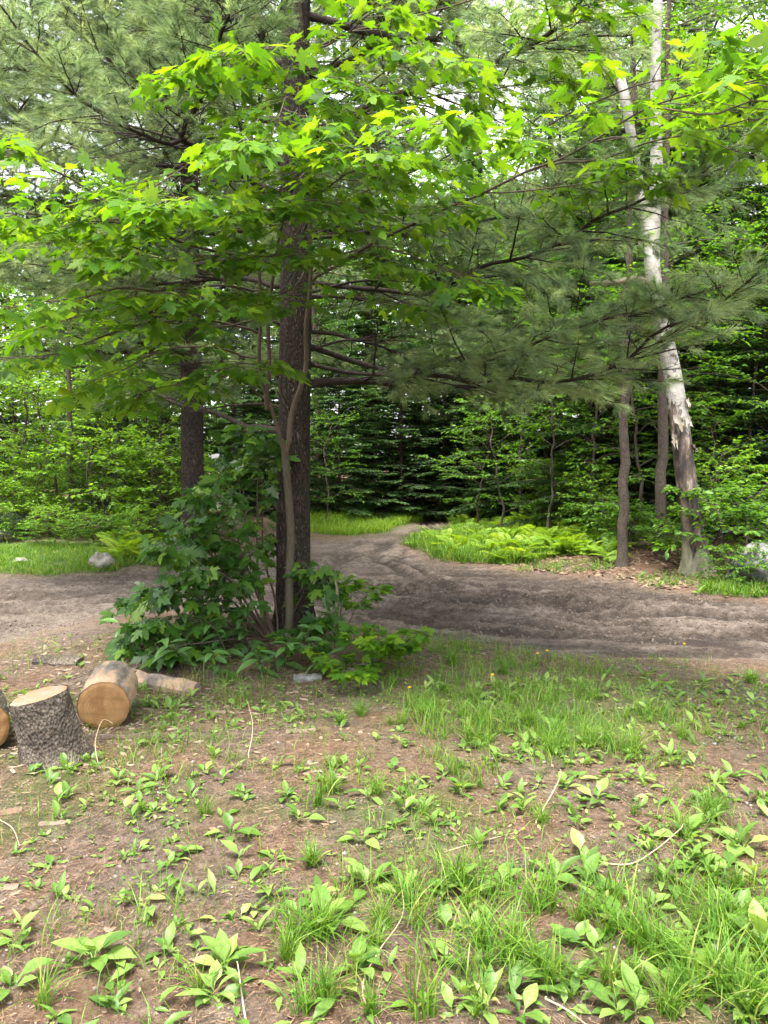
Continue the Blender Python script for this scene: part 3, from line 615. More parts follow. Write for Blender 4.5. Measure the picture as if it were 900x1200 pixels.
# ------------------------------------------------------------------ maple sapling beside the pine
LEAF_M = [mesh('leaf', V, F, M['maple']) for V, F in MHI]
LEAF_B = [mesh('leaf', V, F, M['bush']) for V, F in MHI]
B = G(338, 752); B[2] -= .05; dm = B[1]
maple = thing('maple_tree', 'slender young maple with bright yellow green leaves in front of the pine', 'tree', B)
S = []
S.append((np.concatenate([[B], pts((339, 690, dm), (340, 620, dm), (334, 530, dm - .05))]), .036, .029, 0, 0, M['maple_low_stem']))
S.append((pts((334, 532, dm - .05), (352, 450, dm - .05), (360, 380, dm - .1), (366, 260, dm - .25), (362, 150, dm - .45), (352, 40, dm - .8), (345, -60, dm - 1)), .022, .008, .72, 1))
S.append((pts((334, 535, dm - .05), (316, 485, dm - .15), (301, 400, dm - .25), (306, 330, dm - .35), (299, 260, dm - .45), (284, 180, dm - .7), (268, 90, dm - 1)), .017, .006, .7, 1))
S.append((pts((313, 480, dm - .15), (316, 420, dm - .25), (319, 340, dm - .35), (330, 270, dm - .6), (345, 215, dm - 1)), .018, .006, .7, 1))
for P, r, k in ((((300, 300, 6.1), (240, 292, 5.5), (185, 268, 4.9), (110, 228, 4.4), (50, 195, 4.0), (-10, 172, 3.7)), .013, 1),
             (((302, 390, 6.2), (230, 372, 5.6), (150, 385, 5.0), (70, 410, 4.6), (10, 420, 4.3)), .012, 1),
             (((300, 420, 6.2), (240, 405, 5.8), (190, 410, 5.4), (130, 440, 5.0)), .010, 1),
             (((304, 340, 6.1), (250, 335, 5.4), (160, 338, 4.7), (80, 345, 4.2), (10, 360, 3.9)), .011, 1),
             (((366, 255, 6.2), (430, 225, 5.5), (500, 195, 4.9), (565, 160, 4.3)), .011, 1),
             (((365, 200, 6.1), (400, 185, 5.2), (440, 165, 4.5), (520, 140, 3.8)), .009, .9),
             (((362, 170, 6.0), (345, 180, 5.2), (320, 172, 4.6), (290, 165, 4.1)), .009, 1),
             (((366, 240, 6.1), (380, 225, 5.4), (410, 205, 4.7), (430, 180, 4.2)), .009, 1),
             (((366, 300, 6.2), (440, 292, 5.7), (520, 312, 5.2), (560, 330, 4.9)), .009, .9),
             (((365, 345, 6.3), (420, 350, 5.9), (500, 360, 5.5)), .007, .8),
             (((352, 60, 5.7), (400, 40, 5.2), (450, 10, 4.7)), .009, 1),
             (((284, 180, 5.8), (230, 190, 5.2), (180, 215, 4.7), (140, 230, 4.4)), .008, 1),
             (((272, 110, 5.6), (240, 105, 5.0), (205, 90, 4.5)), .007, .8),
             (((300, 270, 6.0), (270, 250, 5.0), (235, 240, 4.4), (200, 235, 4.0)), .009, 1),
             (((318, 350, 6.1), (290, 360, 5.4), (250, 350, 4.9), (215, 345, 4.5)), .008, 1),
             (((366, 330, 6.2), (450, 277, 5.6), (570, 226, 5.0), (640, 195, 4.7), (700, 165, 4.4), (770, 126, 4.1), (900, 92, 3.6), (960, 80, 3.4)), .013, 1.25),
             (((640, 195, 4.7), (700, 190, 4.6), (760, 168, 4.3), (830, 150, 4.0), (900, 140, 3.8)), .007, 1.1),
             (((600, 212, 4.85), (640, 150, 4.9), (700, 118, 4.6), (770, 92, 4.3), (850, 75, 4.0)), .007, 1.1),
             (((352, 40, 5.7), (330, 60, 5.0), (300, 55, 4.6), (265, 60, 4.3)), .007, 1), (((352, 100, 5.9), (345, 110, 5.2), (335, 122, 4.7), (325, 140, 4.4)), .007, 1), (((352, 60, 5.8), (390, 90, 5.0), (425, 100, 4.6)), .007, .9),
             (((362, 150, 6.0), (400, 112, 5.3), (450, 82, 4.9), (505, 70, 4.6)), .007, 1), 
             (((366, 270, 6.2), (356, 280, 5.6), (340, 292, 5.2), (318, 300, 4.9)), .007, .9), (((580, 100, 5.5), (620, 60, 5.1), (660, 40, 4.8), (690, 10, 4.6)), .006, .9),
             
             (((300, 350, 6.1), (220, 305, 5.5), (120, 285, 4.9), (30, 272, 4.5)), .009, 1),
             (((305, 310, 6.1), (255, 300, 5.3), (210, 308, 4.8), (150, 300, 4.4)), .008, 1),
             (((313, 470, 6.3), (270, 440, 5.8), (220, 450, 5.4), (165, 462, 5.1)), .008, 1),
             (((340, 480, 6.4), (326, 440, 5.8), (290, 425, 5.4), (255, 435, 5.1)), .008, .9),
             (((366, 280, 6.2), (352, 262, 5.4), (330, 250, 4.8), (300, 245, 4.5)), .008, 1),
             (((366, 230, 6.1), (420, 250, 5.6), (480, 250, 5.2), (535, 240, 4.9)), .008, 1),
             (((362, 200, 6.1), (352, 212, 5.5), (362, 228, 5.0), (380, 240, 4.7)), .008, 1),
             (((365, 320, 6.2), (390, 308, 5.6), (425, 300, 5.2), (460, 305, 5.0)), .008, .9),
             (((366, 300, 6.2), (345, 330, 5.7), (320, 345, 5.3), (285, 345, 5.0)), .008, .9),
             (((302, 370, 6.2), (250, 385, 5.7), (190, 375, 5.3), (120, 365, 5.0), (60, 380, 4.8)), .009, 1),
             (((302, 260, 6.0), (240, 255, 5.2), (160, 262, 4.7), (90, 262, 4.4), (20, 250, 4.1)), .009, 1),
             (((700, 165, 4.4), (760, 150, 4.5), (830, 115, 4.4), (900, 95, 4.2)), .006, 1.1),
             (((770, 126, 4.1), (820, 130, 3.9), (880, 120, 3.6), (930, 125, 3.4)), .006, 1.1),
             (((570, 226, 5.0), (620, 225, 4.8), (690, 215, 4.6), (740, 205, 4.4)), .006, 1),
             (((355, 60, 5.7), (450, 25, 5.6), (560, 0, 5.3), (660, -25, 5.0)), .010, 1),
             (((362, 150, 6.0), (470, 120, 5.8), (580, 100, 5.5), (650, 95, 5.2)), .008, 1)):
    S.append((pts(*P), r, .003, .38 if P[-1][0] < 900 else .5, k))
print('maple leaves', leafy(maple, B, S, LEAF_M, M['maple'], M['maple_stem'], size=(.055, .13), tw=(.30, .68), gap=.10, pair=.075, droop=.45, flat=.36))

# ------------------------------------------------------------------ maple bush round the pine foot
B = G(318, 748); B[2] -= .05; db = B[1]
bush = thing('maple_bush', 'dark green maple sprouts leaning left from the foot of the pine', 'bush', B)
S = []
for P, k in ((((318, 745, db), (292, 690, 6.3), (272, 625, 6.2), (258, 575, 6.1)), 1), (((322, 745, db), (305, 680, 6.4), (300, 600, 6.4), (306, 525, 6.3)), 1),
          (((310, 745, db), (265, 700, 6.2), (225, 655, 6.0), (195, 640, 5.9)), 1), (((312, 748, db), (270, 720, 6.1), (230, 695, 5.9), (190, 690, 5.8)), .9),
          (((310, 750, db), (262, 735, 6.0), (215, 722, 5.8), (180, 725, 5.7)), .8), (((315, 750, db), (280, 748, 5.9), (235, 752, 5.7), (200, 758, 5.6)), .7),
          (((322, 748, db), (292, 640, 6.6), (284, 565, 6.7), (280, 535, 6.7)), 1), (((316, 745, db), (258, 665, 6.4), (222, 618, 6.4)), .9),
          (((320, 745, db), (288, 660, 6.2), (262, 590, 6.0), (240, 580, 5.9)), 1), (((325, 745, db), (312, 650, 6.7), (308, 570, 6.7), (290, 510, 6.6)), .9),
          (((314, 748, db), (285, 700, 6.0), (255, 670, 5.8), (225, 670, 5.7)), .9), (((330, 745, db), (352, 700, 6.3), (368, 660, 6.2), (380, 680, 6.1)), .5),
          (((300, 750, db), (250, 728, 6.3), (200, 700, 6.2), (165, 700, 6.1)), 1), (((305, 752, db), (240, 745, 6.2), (190, 735, 6.0), (155, 742, 5.9)), .9), (((300, 750, db), (255, 690, 6.5), (215, 640, 6.6)), 1),
          (((312, 745, db), (270, 680, 6.5), (242, 625, 6.6), (236, 595, 6.6)), .9), (((305, 755, db), (265, 760, 6.0), (220, 765, 5.8)), .8), (((308, 750, db), (272, 735, 6.3), (242, 705, 6.3)), .9),
          (((330, 748, db), (355, 735, 6.2), (375, 722, 6.1)), .5), (((322, 745, db), (280, 650, 6.3), (240, 620, 6.3), (215, 640, 6.2)), .9)):
    S.append((pts(*P), .011, .003, .34, k))
print('bush leaves', leafy(bush, B, S, LEAF_B, M['bush'], M['twig'], size=(.07, .145), tw=(.16, .38), gap=.085, pair=.07, droop=.75, flat=.5, up=(-.25, -.55, 1), stem_name='stem'))

# seedlings of maple right of the trunk and by the logs
def small_plant(name, label, cat, base, stems, lp, matl, group=None, **k):
    t = thing(name, label, cat, base, group)
    leafy(t, base, [(np.array(p), r, .002, st, kd) for p, r, st, kd in stems], lp, matl, M['twig'], **k); return t
def seedling(px, py, h, lean, label, lp=LEAF_M, matl=None, size=(.07, .11), kind=.6):
    b = G(px, py); b[2] -= .01; st = []
    for q in range(3):
        a = q * 2.1 + R.uniform(0, 1); e = b + np.array([math.cos(a) * .22 + lean, math.sin(a) * .2 - .05, h * R.uniform(.75, 1.1)])
        st.append((np.stack([b, b * .5 + e * .5 + (0, 0, .06), e]), .005, .45, kind))
    return small_plant('maple_seedling', label, 'seedling', b, st, lp, matl or M['maple'], 'maple seedlings round the pine foot', size=size, tw=(.10, .22), gap=.12, pair=.07, droop=.4, flat=.35, nparts=60, stem_name='stem')
seedling(432, 790, .30, .05, 'bright green maple seedling at the grass edge right of the pine foot')
seedling(400, 742, .45, .10, 'leafy maple seedling touching the dead stick beside the pine')
seedling(462, 772, .24, .02, 'low maple seedling nearest the road right of the pine foot')
seedling(368, 778, .26, .0, 'dark maple seedling just below the pine foot', LEAF_B, M['bush'])
seedling(408, 800, .16, .0, 'tiny maple seedling in the shade under the right seedlings')

LL = [lance_leaf(1, .30, 6, c, f, .08, s) for s, (c, f) in enumerate(((.35, .12), (.6, .1), (.2, .18)))]
LEAF_L = [mesh('leaf', V, F, M['lance']) for V, F in LL]
def lance_plant(px, py, h, n, lean, label, size=(.13, .20)):
    b = G(px, py); b[2] -= .01; t = thing('lance_leaf_plant', label, 'plant', b, 'lance leaved plants under the bush')
    e = np.array([lean[0], lean[1], h]); Q = smooth_line(np.stack([np.zeros(3), e * .5 + (0, 0, .05), e]), 12); acc = Acc(); acc.add(*tube(Q, np.linspace(.006, .002, 12), 5))
    obj('stem', amesh('stem', acc, M['twig']), t)
    for k in range(n):
        f = .25 + .75 * k / (n - 1); p = Q[int(f * 11)]; a = k * 2.4 + R.uniform(-.3, .3)
        D = nrm(np.array([math.cos(a), math.sin(a) - .25, R.uniform(-.15, .35)])); X, Y, Z = frames(D[None], nrm(np.array([0, -.2, 1]) + R.normal(0, .2, 3))[None])
        o = obj('leaf', LEAF_L[k % 3], t); set_frame(o, p, X[0], Y[0], Z[0], R.uniform(*size) * (1.1 - .3 * f))
for a in ((292, 762, .42, 13, (-.05, -.12), 'pale backed lance leaf plant in the middle of the bush foot'), (268, 770, .32, 10, (-.15, -.1), 'lance leaf plant behind the split log'),
          (332, 782, .22, 11, (.05, -.1), 'lance leaf plant right below the maple stem'), (352, 772, .28, 11, (.1, -.06), 'lance leaf plant between maple stem and dead stick'),
          (190, 775, .30, 10, (-.12, -.1), 'lance leaf plant behind the round cut log'), (305, 790, .20, 9, (0, -.1), 'lowest lance leaf plant above the short grass by the bush'),
          (232, 768, .34, 11, (-.1, -.05), 'lance leaf plant leaning left over the bark slab'), (375, 790, .16, 9, (.06, -.05), 'small lance leaf plant beside the dark seedling'), (215, 785, .26, 11, (-.1, -.1), 'lance leaf plant between the tan log and the bush'), (160, 768, .28, 10, (-.1, -.08), 'leftmost lance leaf plant at the bush edge'), (255, 790, .20, 9, (-.02, -.1), 'lance leaf plant hanging over the split log end')):
    lance_plant(*a)

# dead stick by the bush
b = G(391, 765); acc = Acc(); Q = smooth_line(np.stack([b - (0, 0, .05), at(388, 735, b[1]), at(394, 700, b[1]), at(393, 680, b[1])]), 14, .02); acc.add(*tube(Q, np.linspace(.026, .009, 14), 8, .2, 5)); V0 = G(391, 765)
acc.add(*tube(np.stack([Q[5], Q[5] + (.03, -.02, .06), Q[5] + (.05, -.03, .10)]), [.022, .016, .004], 6, .2, 3))
o = obj('dead_stick', amesh('dead_stick', acc, M['dead_wood'], V0), None, V0); tag(o, 'dark broken dead stick standing right of the pine foot', 'stick')

# ------------------------------------------------------------------ logs and split wood
def make_log(name, label, base, ax, r0, r1, L, bark, cut, flare=0, seed=1, rot=0, amp=.009):
    ax = Vector(ax).normalized(); t = thing(name, label, 'log', base, 'cut logs beside the bush')
    t.rotation_euler = (ax.to_track_quat('Z', 'Y') @ Matrix.Rotation(rot, 3, 'Z').to_quaternion()).to_euler()
    n, k = 40, 84; z = np.linspace(0, L, n); a = np.arange(k) * 2 * math.pi / k
    prof = r0 + (r1 - r0) * z / L + flare * np.exp(-z / (.25 * L))
    out = 1 + .07 * fbm(np.cos(a) * 1.2 + seed, np.sin(a) * 1.2, seed, 3); rr = prof[:, None] * out[None] + amp * fbm(np.cos(a)[None] * 5 + z[:, None] * 9, np.sin(a)[None] * 5 + z[:, None] * 7, seed + 3, 4)
    V = np.stack([rr * np.cos(a), rr * np.sin(a), np.broadcast_to(z[:, None], rr.shape)], -1)
    i = np.arange(n - 1)[:, None] * k; j = np.arange(k)[None]; j2 = (j + 1) % k
    F = np.stack([i + j, i + j2, i + k + j2, i + k + j], -1).reshape(-1, 4); obj('bark', mesh('bark', V.reshape(-1, 3), F, bark), t)
    for zi, s in ((n - 1, 1), (0, -1)):
        q = np.linspace(0, 1, 10); e = V[zi]; c = np.array([0, 0, z[zi]]); C = c + (e - c)[None] * q[:, None, None] * .985
        C[:, :, 2] += s * (.004 + .004 * fbm(C[:, :, 0] * 30, C[:, :, 1] * 30, seed, 2)) * (q[:, None] < .99) - s * .004 * (q[:, None] > .99)
        C = C.reshape(-1, 3); i = np.arange(9)[:, None] * k; Fq = np.stack([i + j, i + k + j, i + k + j2, i + j2], -1).reshape(-1, 4)
        if s < 0: Fq = Fq[:, ::-1]
        obj('cut_face', mesh('cut_face', C, Fq, cut), t)
    return t
b = G(66, 886); make_log('cut_log', 'grey barked log round standing upright and leaning left', b - (0, 0, .03), (-.22, -.03, 1), .150, .142, .365, M['log_bark'], M['cut_grey'], .045, 3, .6)
b = G(121, 856); make_log('cut_log', 'log round lying on its side with tan sawn face towards us', b + np.array([0, .02, .135]), (-.20, 1, .05), .148, .150, .40, M['peeled_bark'], M['cut_tan'], 0, 8, 1.7, .006)
b = G(-20, 884); make_log('cut_log', 'log with orange sawn face cut off by the left edge', b + np.array([0, 0, .135]), (-.55, 1, .0), .14, .14, .42, M['log_bark'], M['cut_tan'], 0, 12)

def slab(name, label, px, py, size, rz, mat, tilt=(0, 0), cat='wood piece', seed=0, sink=.3, group=None):
    b = G(px, py); l, w, h = size; r = np.random.default_rng(seed); n, k = 9, 7
    t = np.linspace(-1, 1, n); V = []
    for i, u in enumerate(t):
        wd = w * .5 * (1 - .25 * abs(u) ** 3) * r.uniform(.82, 1.1); e = (u * l * .5 + (r.uniform(-.03, .03) * l if i in (0, n - 1) else 0))
        top = h * r.uniform(.8, 1.15)
        V += [(e, -wd, -h * sink), (e, -wd, h * .35), (e, -wd * .55, top * .85), (e, 0, top), (e, wd * .6, top * .85), (e, wd, h * .35), (e, wd, -h * sink)]
    F = []
    for i in range(n - 1):
        for j in range(k): a, b2 = i * k + j, i * k + (j + 1) % k; F += [(a, a + k, b2 + k), (a, b2 + k, b2)]
    for e in (0, (n - 1) * k): F += [(e, e + j, e + j + 1) if e else (e, e + j + 1, e + j) for j in range(1, k - 1)]
    o = obj(name, mesh(name, V, F, mat, None, False)); o.location = b; o.rotation_euler = (tilt[0], tilt[1], rz); return tag(o, label, cat, group)
slab('split_log', 'split log with yellow lichen lying behind the round logs', 196, 806, (.46, .13, .085), -.35, M['peeled_bark'], (.1, .06), seed=3)
slab('fallen_branch', 'thin mossy fallen branch running from the tan log to the split log', 165, 800, (.42, .07, .06), -.3, M['log_bark'], seed=14)
slab('bark_slab', 'pale slab of rotten bark lying behind the tan log', 68, 776, (.36, .16, .05), -.18, M['log_bark'], (.1, 0), seed=5)
slab('fallen_branch', 'grey stick lying in the weeds below the tan log', 140, 866, (.40, .04, .03), .06, M['dead_wood'], seed=6)
slab('wood_splinter', 'long pale splinter on the dirt in front of the bush', 352, 858, (.17, .05, .018), .12, M['chip'], seed=7)
slab('wood_splinter', 'pale splinter lying left of the weeds near the left edge', 62, 966, (.12, .035, .014), .15, M['chip'], seed=8)
slab('wood_splinter', 'flat whitish wood chip at the left edge of the dirt', 8, 1041, (.09, .04, .014), .05, M['chip'], seed=9)
slab('bark_chip', 'rust brown bark chip on the dirt below the leaning log', 12, 953, (.10, .05, .02), .5, M['dead_leaf'], seed=10)
slab('wood_splinter', 'grey weathered chip in the dirt left of the big rosette', 45, 1060, (.10, .04, .014), 1.2, M['dead_wood'], seed=11)
slab('wood_splinter', 'thin chip beside the bush shade on the brown needles', 255, 835, (.12, .04, .016), -.2, M['chip'], seed=12)
slab('flat_stone', 'flat grey stone half hidden in the shade under the bush', 360, 796, (.20, .10, .04), .1, M['rock'], cat='stone', seed=13)
slab('flat_stone', 'whitish flat stone in the grass at lower right', 838, 1112, (.07, .05, .02), .4, M['pale_rock'], cat='stone', seed=15)

def dry_stem(label, P, r=.004):
    P = np.array([G(a, b) + (0, 0, z) for a, b, z in P]); n = 22; Q = smooth_line(P, n, .015); acc = Acc(); acc.add(*tube(Q - P[0], np.linspace(r, r * .5, n), 5))
    o = obj('dry_stem', amesh('dry_stem', acc, M['straw']), None, P[0]); tag(o, label, 'stem', 'pale dead stems on the ground')
dry_stem('pale bent dry stem lying across bare ground at lower right', [(690, 1010, .01), (735, 1015, .01), (765, 1004, .03), (800, 982, .06)])
dry_stem('straw coloured stem arching right of the middle weeds', [(628, 968, .01), (640, 955, .05), (652, 935, .08), (656, 918, .07)])
dry_stem('twisted straw stem in the middle of the lower dirt', [(430, 1180, .005), (428, 1150, .01), (445, 1120, .03), (470, 1085, .05), (466, 1040, .05)], .003)
dry_stem('thin pale stem curving beside the leaning log', [(118, 900, .005), (112, 885, .08), (120, 868, .12), (132, 868, .1)], .003)
dry_stem('pale stem lying near the left edge', [(0, 960, .005), (15, 975, .02), (22, 995, .01)], .003)
dry_stem('whitish upright dry stem among the left weeds', [(292, 890, .005), (296, 876, .10), (290, 850, .14)], .0025)
dry_stem('long dry stem at the bottom edge left of centre', [(292, 1200, .005), (285, 1170, .02), (278, 1145, .05)], .004)
dry_stem('long brown twig lying in the dirt near the bottom right', [(640, 1170, .005), (665, 1185, .01), (690, 1205, .01)], .004)
dry_stem('pale stem lying low across the middle dirt', [(520, 1000, .005), (560, 990, .015), (610, 975, .01)], .003)

# ------------------------------------------------------------------ boulders
def boulder(name, label, c, r, mat, seed, sink=.35):
    n, k = 22, 36; th = np.linspace(.001, math.pi - .001, n)[:, None]; ph = np.linspace(0, 2 * math.pi, k, endpoint=False)[None]
    X, Y, Z = np.sin(th) * np.cos(ph), np.sin(th) * np.sin(ph), np.cos(th) * np.ones_like(ph)
    d = 1 + .55 * fbm(X * 1.3 + seed, Y * 1.3 + Z * 1.7, seed, 4) + .25 * fbm(Z * 2.1 + seed, X * 1.7 - Y, seed + 5, 3)
    q = np.round(d * 4) / 4 * .55 + d * .45 + .05 * fbm(X * 6, Y * 6 + Z * 5, seed + 9, 3); q = np.minimum(q, .86 / np.maximum(np.abs(X * .62 + Y * .55 + Z * .55), .01)); q = np.minimum(q, .8 / np.maximum(np.abs(-X * .75 + Y * .4 + Z * .5), .01))
    V = np.stack([X * r[0] * q, Y * r[1] * q, Z * r[2] * q], -1).reshape(-1, 3)
    i = np.arange(n - 1)[:, None] * k; j = np.arange(k)[None]; j2 = (j + 1) % k
    F = np.stack([i + j, i + k + j, i + k + j2, i + j2], -1).reshape(-1, 4)
    o = obj(name, mesh(name, V, F, mat)); o.location = c + np.array([0, 0, r[2] * sink]); return tag(o, label, 'boulder')
boulder('boulder', 'grey angular boulder at the right edge behind the track', G(893, 680), (.40, .45, .32), M['rock'], 4, .5)
boulder('boulder', 'small pale boulder in the grass at the far left bank', G(121, 666), (.17, .16, .17), M['pale_rock'], 11, .35)
boulder('boulder', 'dark low boulder under the left shrubs', on(-7.0, 14.6), (.4, .4, .3), M['rock'], 15)
boulder('stone', 'small tan stone on the left lawn', G(24, 656), (.12, .09, .06), M['pale_rock'], 21)

# ------------------------------------------------------------------ birch
B = G(818, 668); B[2] -= .1; d = B[1]
birch = thing('birch_tree', 'white birch with torn brown lower bark leaning left by the boulder', 'tree', B)
q = smooth_line(np.concatenate([[B], pts((814, 640, d), (804, 560, d), (790, 450, d), (776, 385, d), (768, 345, d), (764, 290, d), (769, 200, d), (768, 100, d), (771, 0, d), (774, -90, d)), [at(774, -90, d) + np.array([.2, .4, 4.0])]]), 110)
hg = q[:, 2] - B[2]; rad = np.interp(hg, [0, .25, .6, 1.6, 3, 4.2, 5, 6.5, 13], [.29, .19, .146, .126, .112, .098, .082, .064, .02])
V, F = tube(q, rad, 44, .05, 9, wfreq=2.2); obj('trunk', mesh('trunk', V - B, F, M['birch']), birch)
q2 = smooth_line(pts((765, 300, d), (757, 255, d), (748, 215, d), (738, 150, d), (728, 95, d), (700, 0, d + .3), (680, -80, d + .5)), 40); V, F = tube(q2, np.linspace(.075, .04, 40), 20, .05, 4); obj('fork', mesh('fork', V - B, F, M['birch']), birch)
q3 = smooth_line(pts((770, 345, d), (757, 333, d - .2), (744, 327, d - .5), (722, 331, d - .8), (692, 332, d - 1.0)), 24, .04); V, F = tube(q3, np.linspace(.055, .025, 24), 10, .2, 4, cap=True); obj('dead_branch', mesh('dead_branch', V - B, F, M['dead_wood']), birch)
for k, (py, an, wa, hh_) in enumerate(((484, -.4, .8, .20), (492, .4, .7, .18), (512, -.85, .5, .2), (518, .8, .5, .16), (592, -.55, .5, .12), (604, .45, .6, .14), (630, -.1, .5, .14), (470, .75, .6, .16))):   # torn bark plates
    i = int(np.argmin(np.abs(q[:, 2] - at(780, py, d)[2]))); c, r_ = q[i], rad[i]; nu, nv = 9, 7; VV = []; jag = R.uniform(.45, 1.1, nu); jt = R.uniform(-.12, .12, nu)
    for b_ in np.linspace(0, 1, nv):
        for u_, a_ in enumerate(np.linspace(-1, 1, nu)):
            z_ = (jt[u_] if b_ == 0 else 0) * hh_ - b_ * hh_ * jag[u_]; j_ = int(np.clip(i + z_ / (q[1, 2] - q[0, 2] + 1e-6), 0, len(q) - 1)); cc = q[int(np.argmin(np.abs(q[:, 2] - (c[2] + z_))))]
            ang = -math.pi / 2 + an + a_ * wa * .5 * (1 - .35 * b_ * R.random()); rr_ = r_ * 1.03 + .008 + .035 * b_ ** 3 + .03 * abs(a_) ** 4
            VV.append((cc[0] + math.cos(ang) * rr_ - B[0], cc[1] + math.sin(ang) * rr_ - B[1], c[2] + z_ - B[2]))
    Fk = [(i_ * nu + j, i_ * nu + j + 1, (i_ + 1) * nu + j + 1, (i_ + 1) * nu + j) for i_ in range(nv - 1) for j in range(nu - 1)]
    obj('bark_flap', mesh('bark_flap', VV, Fk, M['birch_flap'] if k in (0, 1, 7, 2) else M['dead_wood']), birch)

# ------------------------------------------------------------------ leaf layers for background trees
def spray_leaves(A, P0, D, L, gap, size, tmpl, flat=.3, droop=.2, rnd=None):
    n = np.maximum(2, (L / gap).astype(int)); idx = np.repeat(np.arange(len(P0)), n); k = len(idx)
    st = np.concatenate([[0], np.cumsum(n)[:-1]]); u = (np.arange(k) - st[idx] + R.random(k)) / n[idx]
    pos = P0[idx] + D[idx] * (L[idx] * u)[:, None]; sgn = np.where(R.random(k) < .5, -1, 1)
    up = np.array([0, 0, 1.0]); sd_ = nrm(np.cross(D[idx], up)); a = np.radians(R.uniform(25, 75, k)) * sgn
    ld = nrm(D[idx] * np.cos(a)[:, None] + sd_ * np.sin(a)[:, None] + np.stack([np.zeros(k), np.zeros(k), -droop * R.uniform(0, 1.8, k)], 1))
    X, Y, Z = frames(ld, nrm(up + rvec(k, flat))); s = R.uniform(*size, k)[:, None]
    V, F = inst(tmpl[0], tmpl[1], pos, X * s, Y * s, Z * s)
    r = R.random(k) if rnd is None else np.clip(rnd(u, idx), 0, 1); A.add(V, F, np.repeat(r, len(tmpl[0])))
def broadleaf(seed, H, Rc, first, nl, size, tmpl, gap, r0, matl, layers=.25, lean=.3):
    global R; keep = R; R = np.random.default_rng(seed); wood, lf = Acc(), Acc()
    q = smooth_line(np.array([(0, 0, -.1), (lean * .2, .1, H * .3), (lean * .6, -.1, H * .65), (lean, 0, H)]), 40, .12, seed)
    wood.add(*tube(q, np.linspace(r0, .012, 40) + r0 * .5 * np.exp(-q[:, 2] / .2), 10, .06, seed)); A, Dd, Ll = [], [], []
    for k in range(nl):
        z = first + (H - first) * ((k + R.random()) / nl) ** .9; i = min(38, max(0, int(np.searchsorted(q[:, 2], z)))); az = k * 2.4 + R.uniform(-.5, .5); f = (z - first) / (H - first)
        l = Rc * (.35 + 1.0 * math.sin(math.pi * min(1, .18 + .78 * f)) ** .8) * R.uniform(.6, 1.1); el = R.uniform(.0, .45) + .35 * f
        e = q[i] + np.array([math.cos(az) * l, math.sin(az) * l, l * el]); b = smooth_line(np.stack([q[i], (q[i] + e) / 2 + (0, 0, .12 * l), e]), 12, .15, k)
        wood.add(*tube(b, np.linspace(max(.006, r0 * .35 * (1 - .6 * f)), .004, 12), 5)); T = nrm(np.gradient(b, axis=0))
        ns_ = max(5, int(l / .16))
        for s in range(ns_):
            g = .25 + .75 * (s + R.random()) / ns_; j = min(11, int(g * 11)); sv = nrm(np.cross(T[j], (0, 0, 1))) * (1 if s % 2 else -1)
            d_ = nrm(T[j] * .6 + sv * R.uniform(.4, 1.1) + np.array([0, 0, R.uniform(-.25, .25)])); tl = R.uniform(.35, .75) * (.4 + .35 * l)
            wood.add(*tube(np.stack([b[j], b[j] + d_ * tl]), [.004, .0015], 3)); A.append(b[j] + d_ * tl * .1); Dd.append(d_); Ll.append(tl)
            for _ in range(2):
                t_ = R.uniform(.3, .9); d2 = nrm(d_ + rvec(1, .6)[0] * (1, 1, layers)); A.append(b[j] + d_ * tl * t_); Dd.append(d2); Ll.append(tl * .55)
        A.append(b[-3]); Dd.append(T[-1]); Ll.append(.4)
    spray_leaves(lf, np.array(A), np.array(Dd), np.array(Ll), gap, size, tmpl, layers + .1, .3)
    R = keep; return amesh('trunk', wood, M['fir_bark']), amesh('crown', lf, matl)
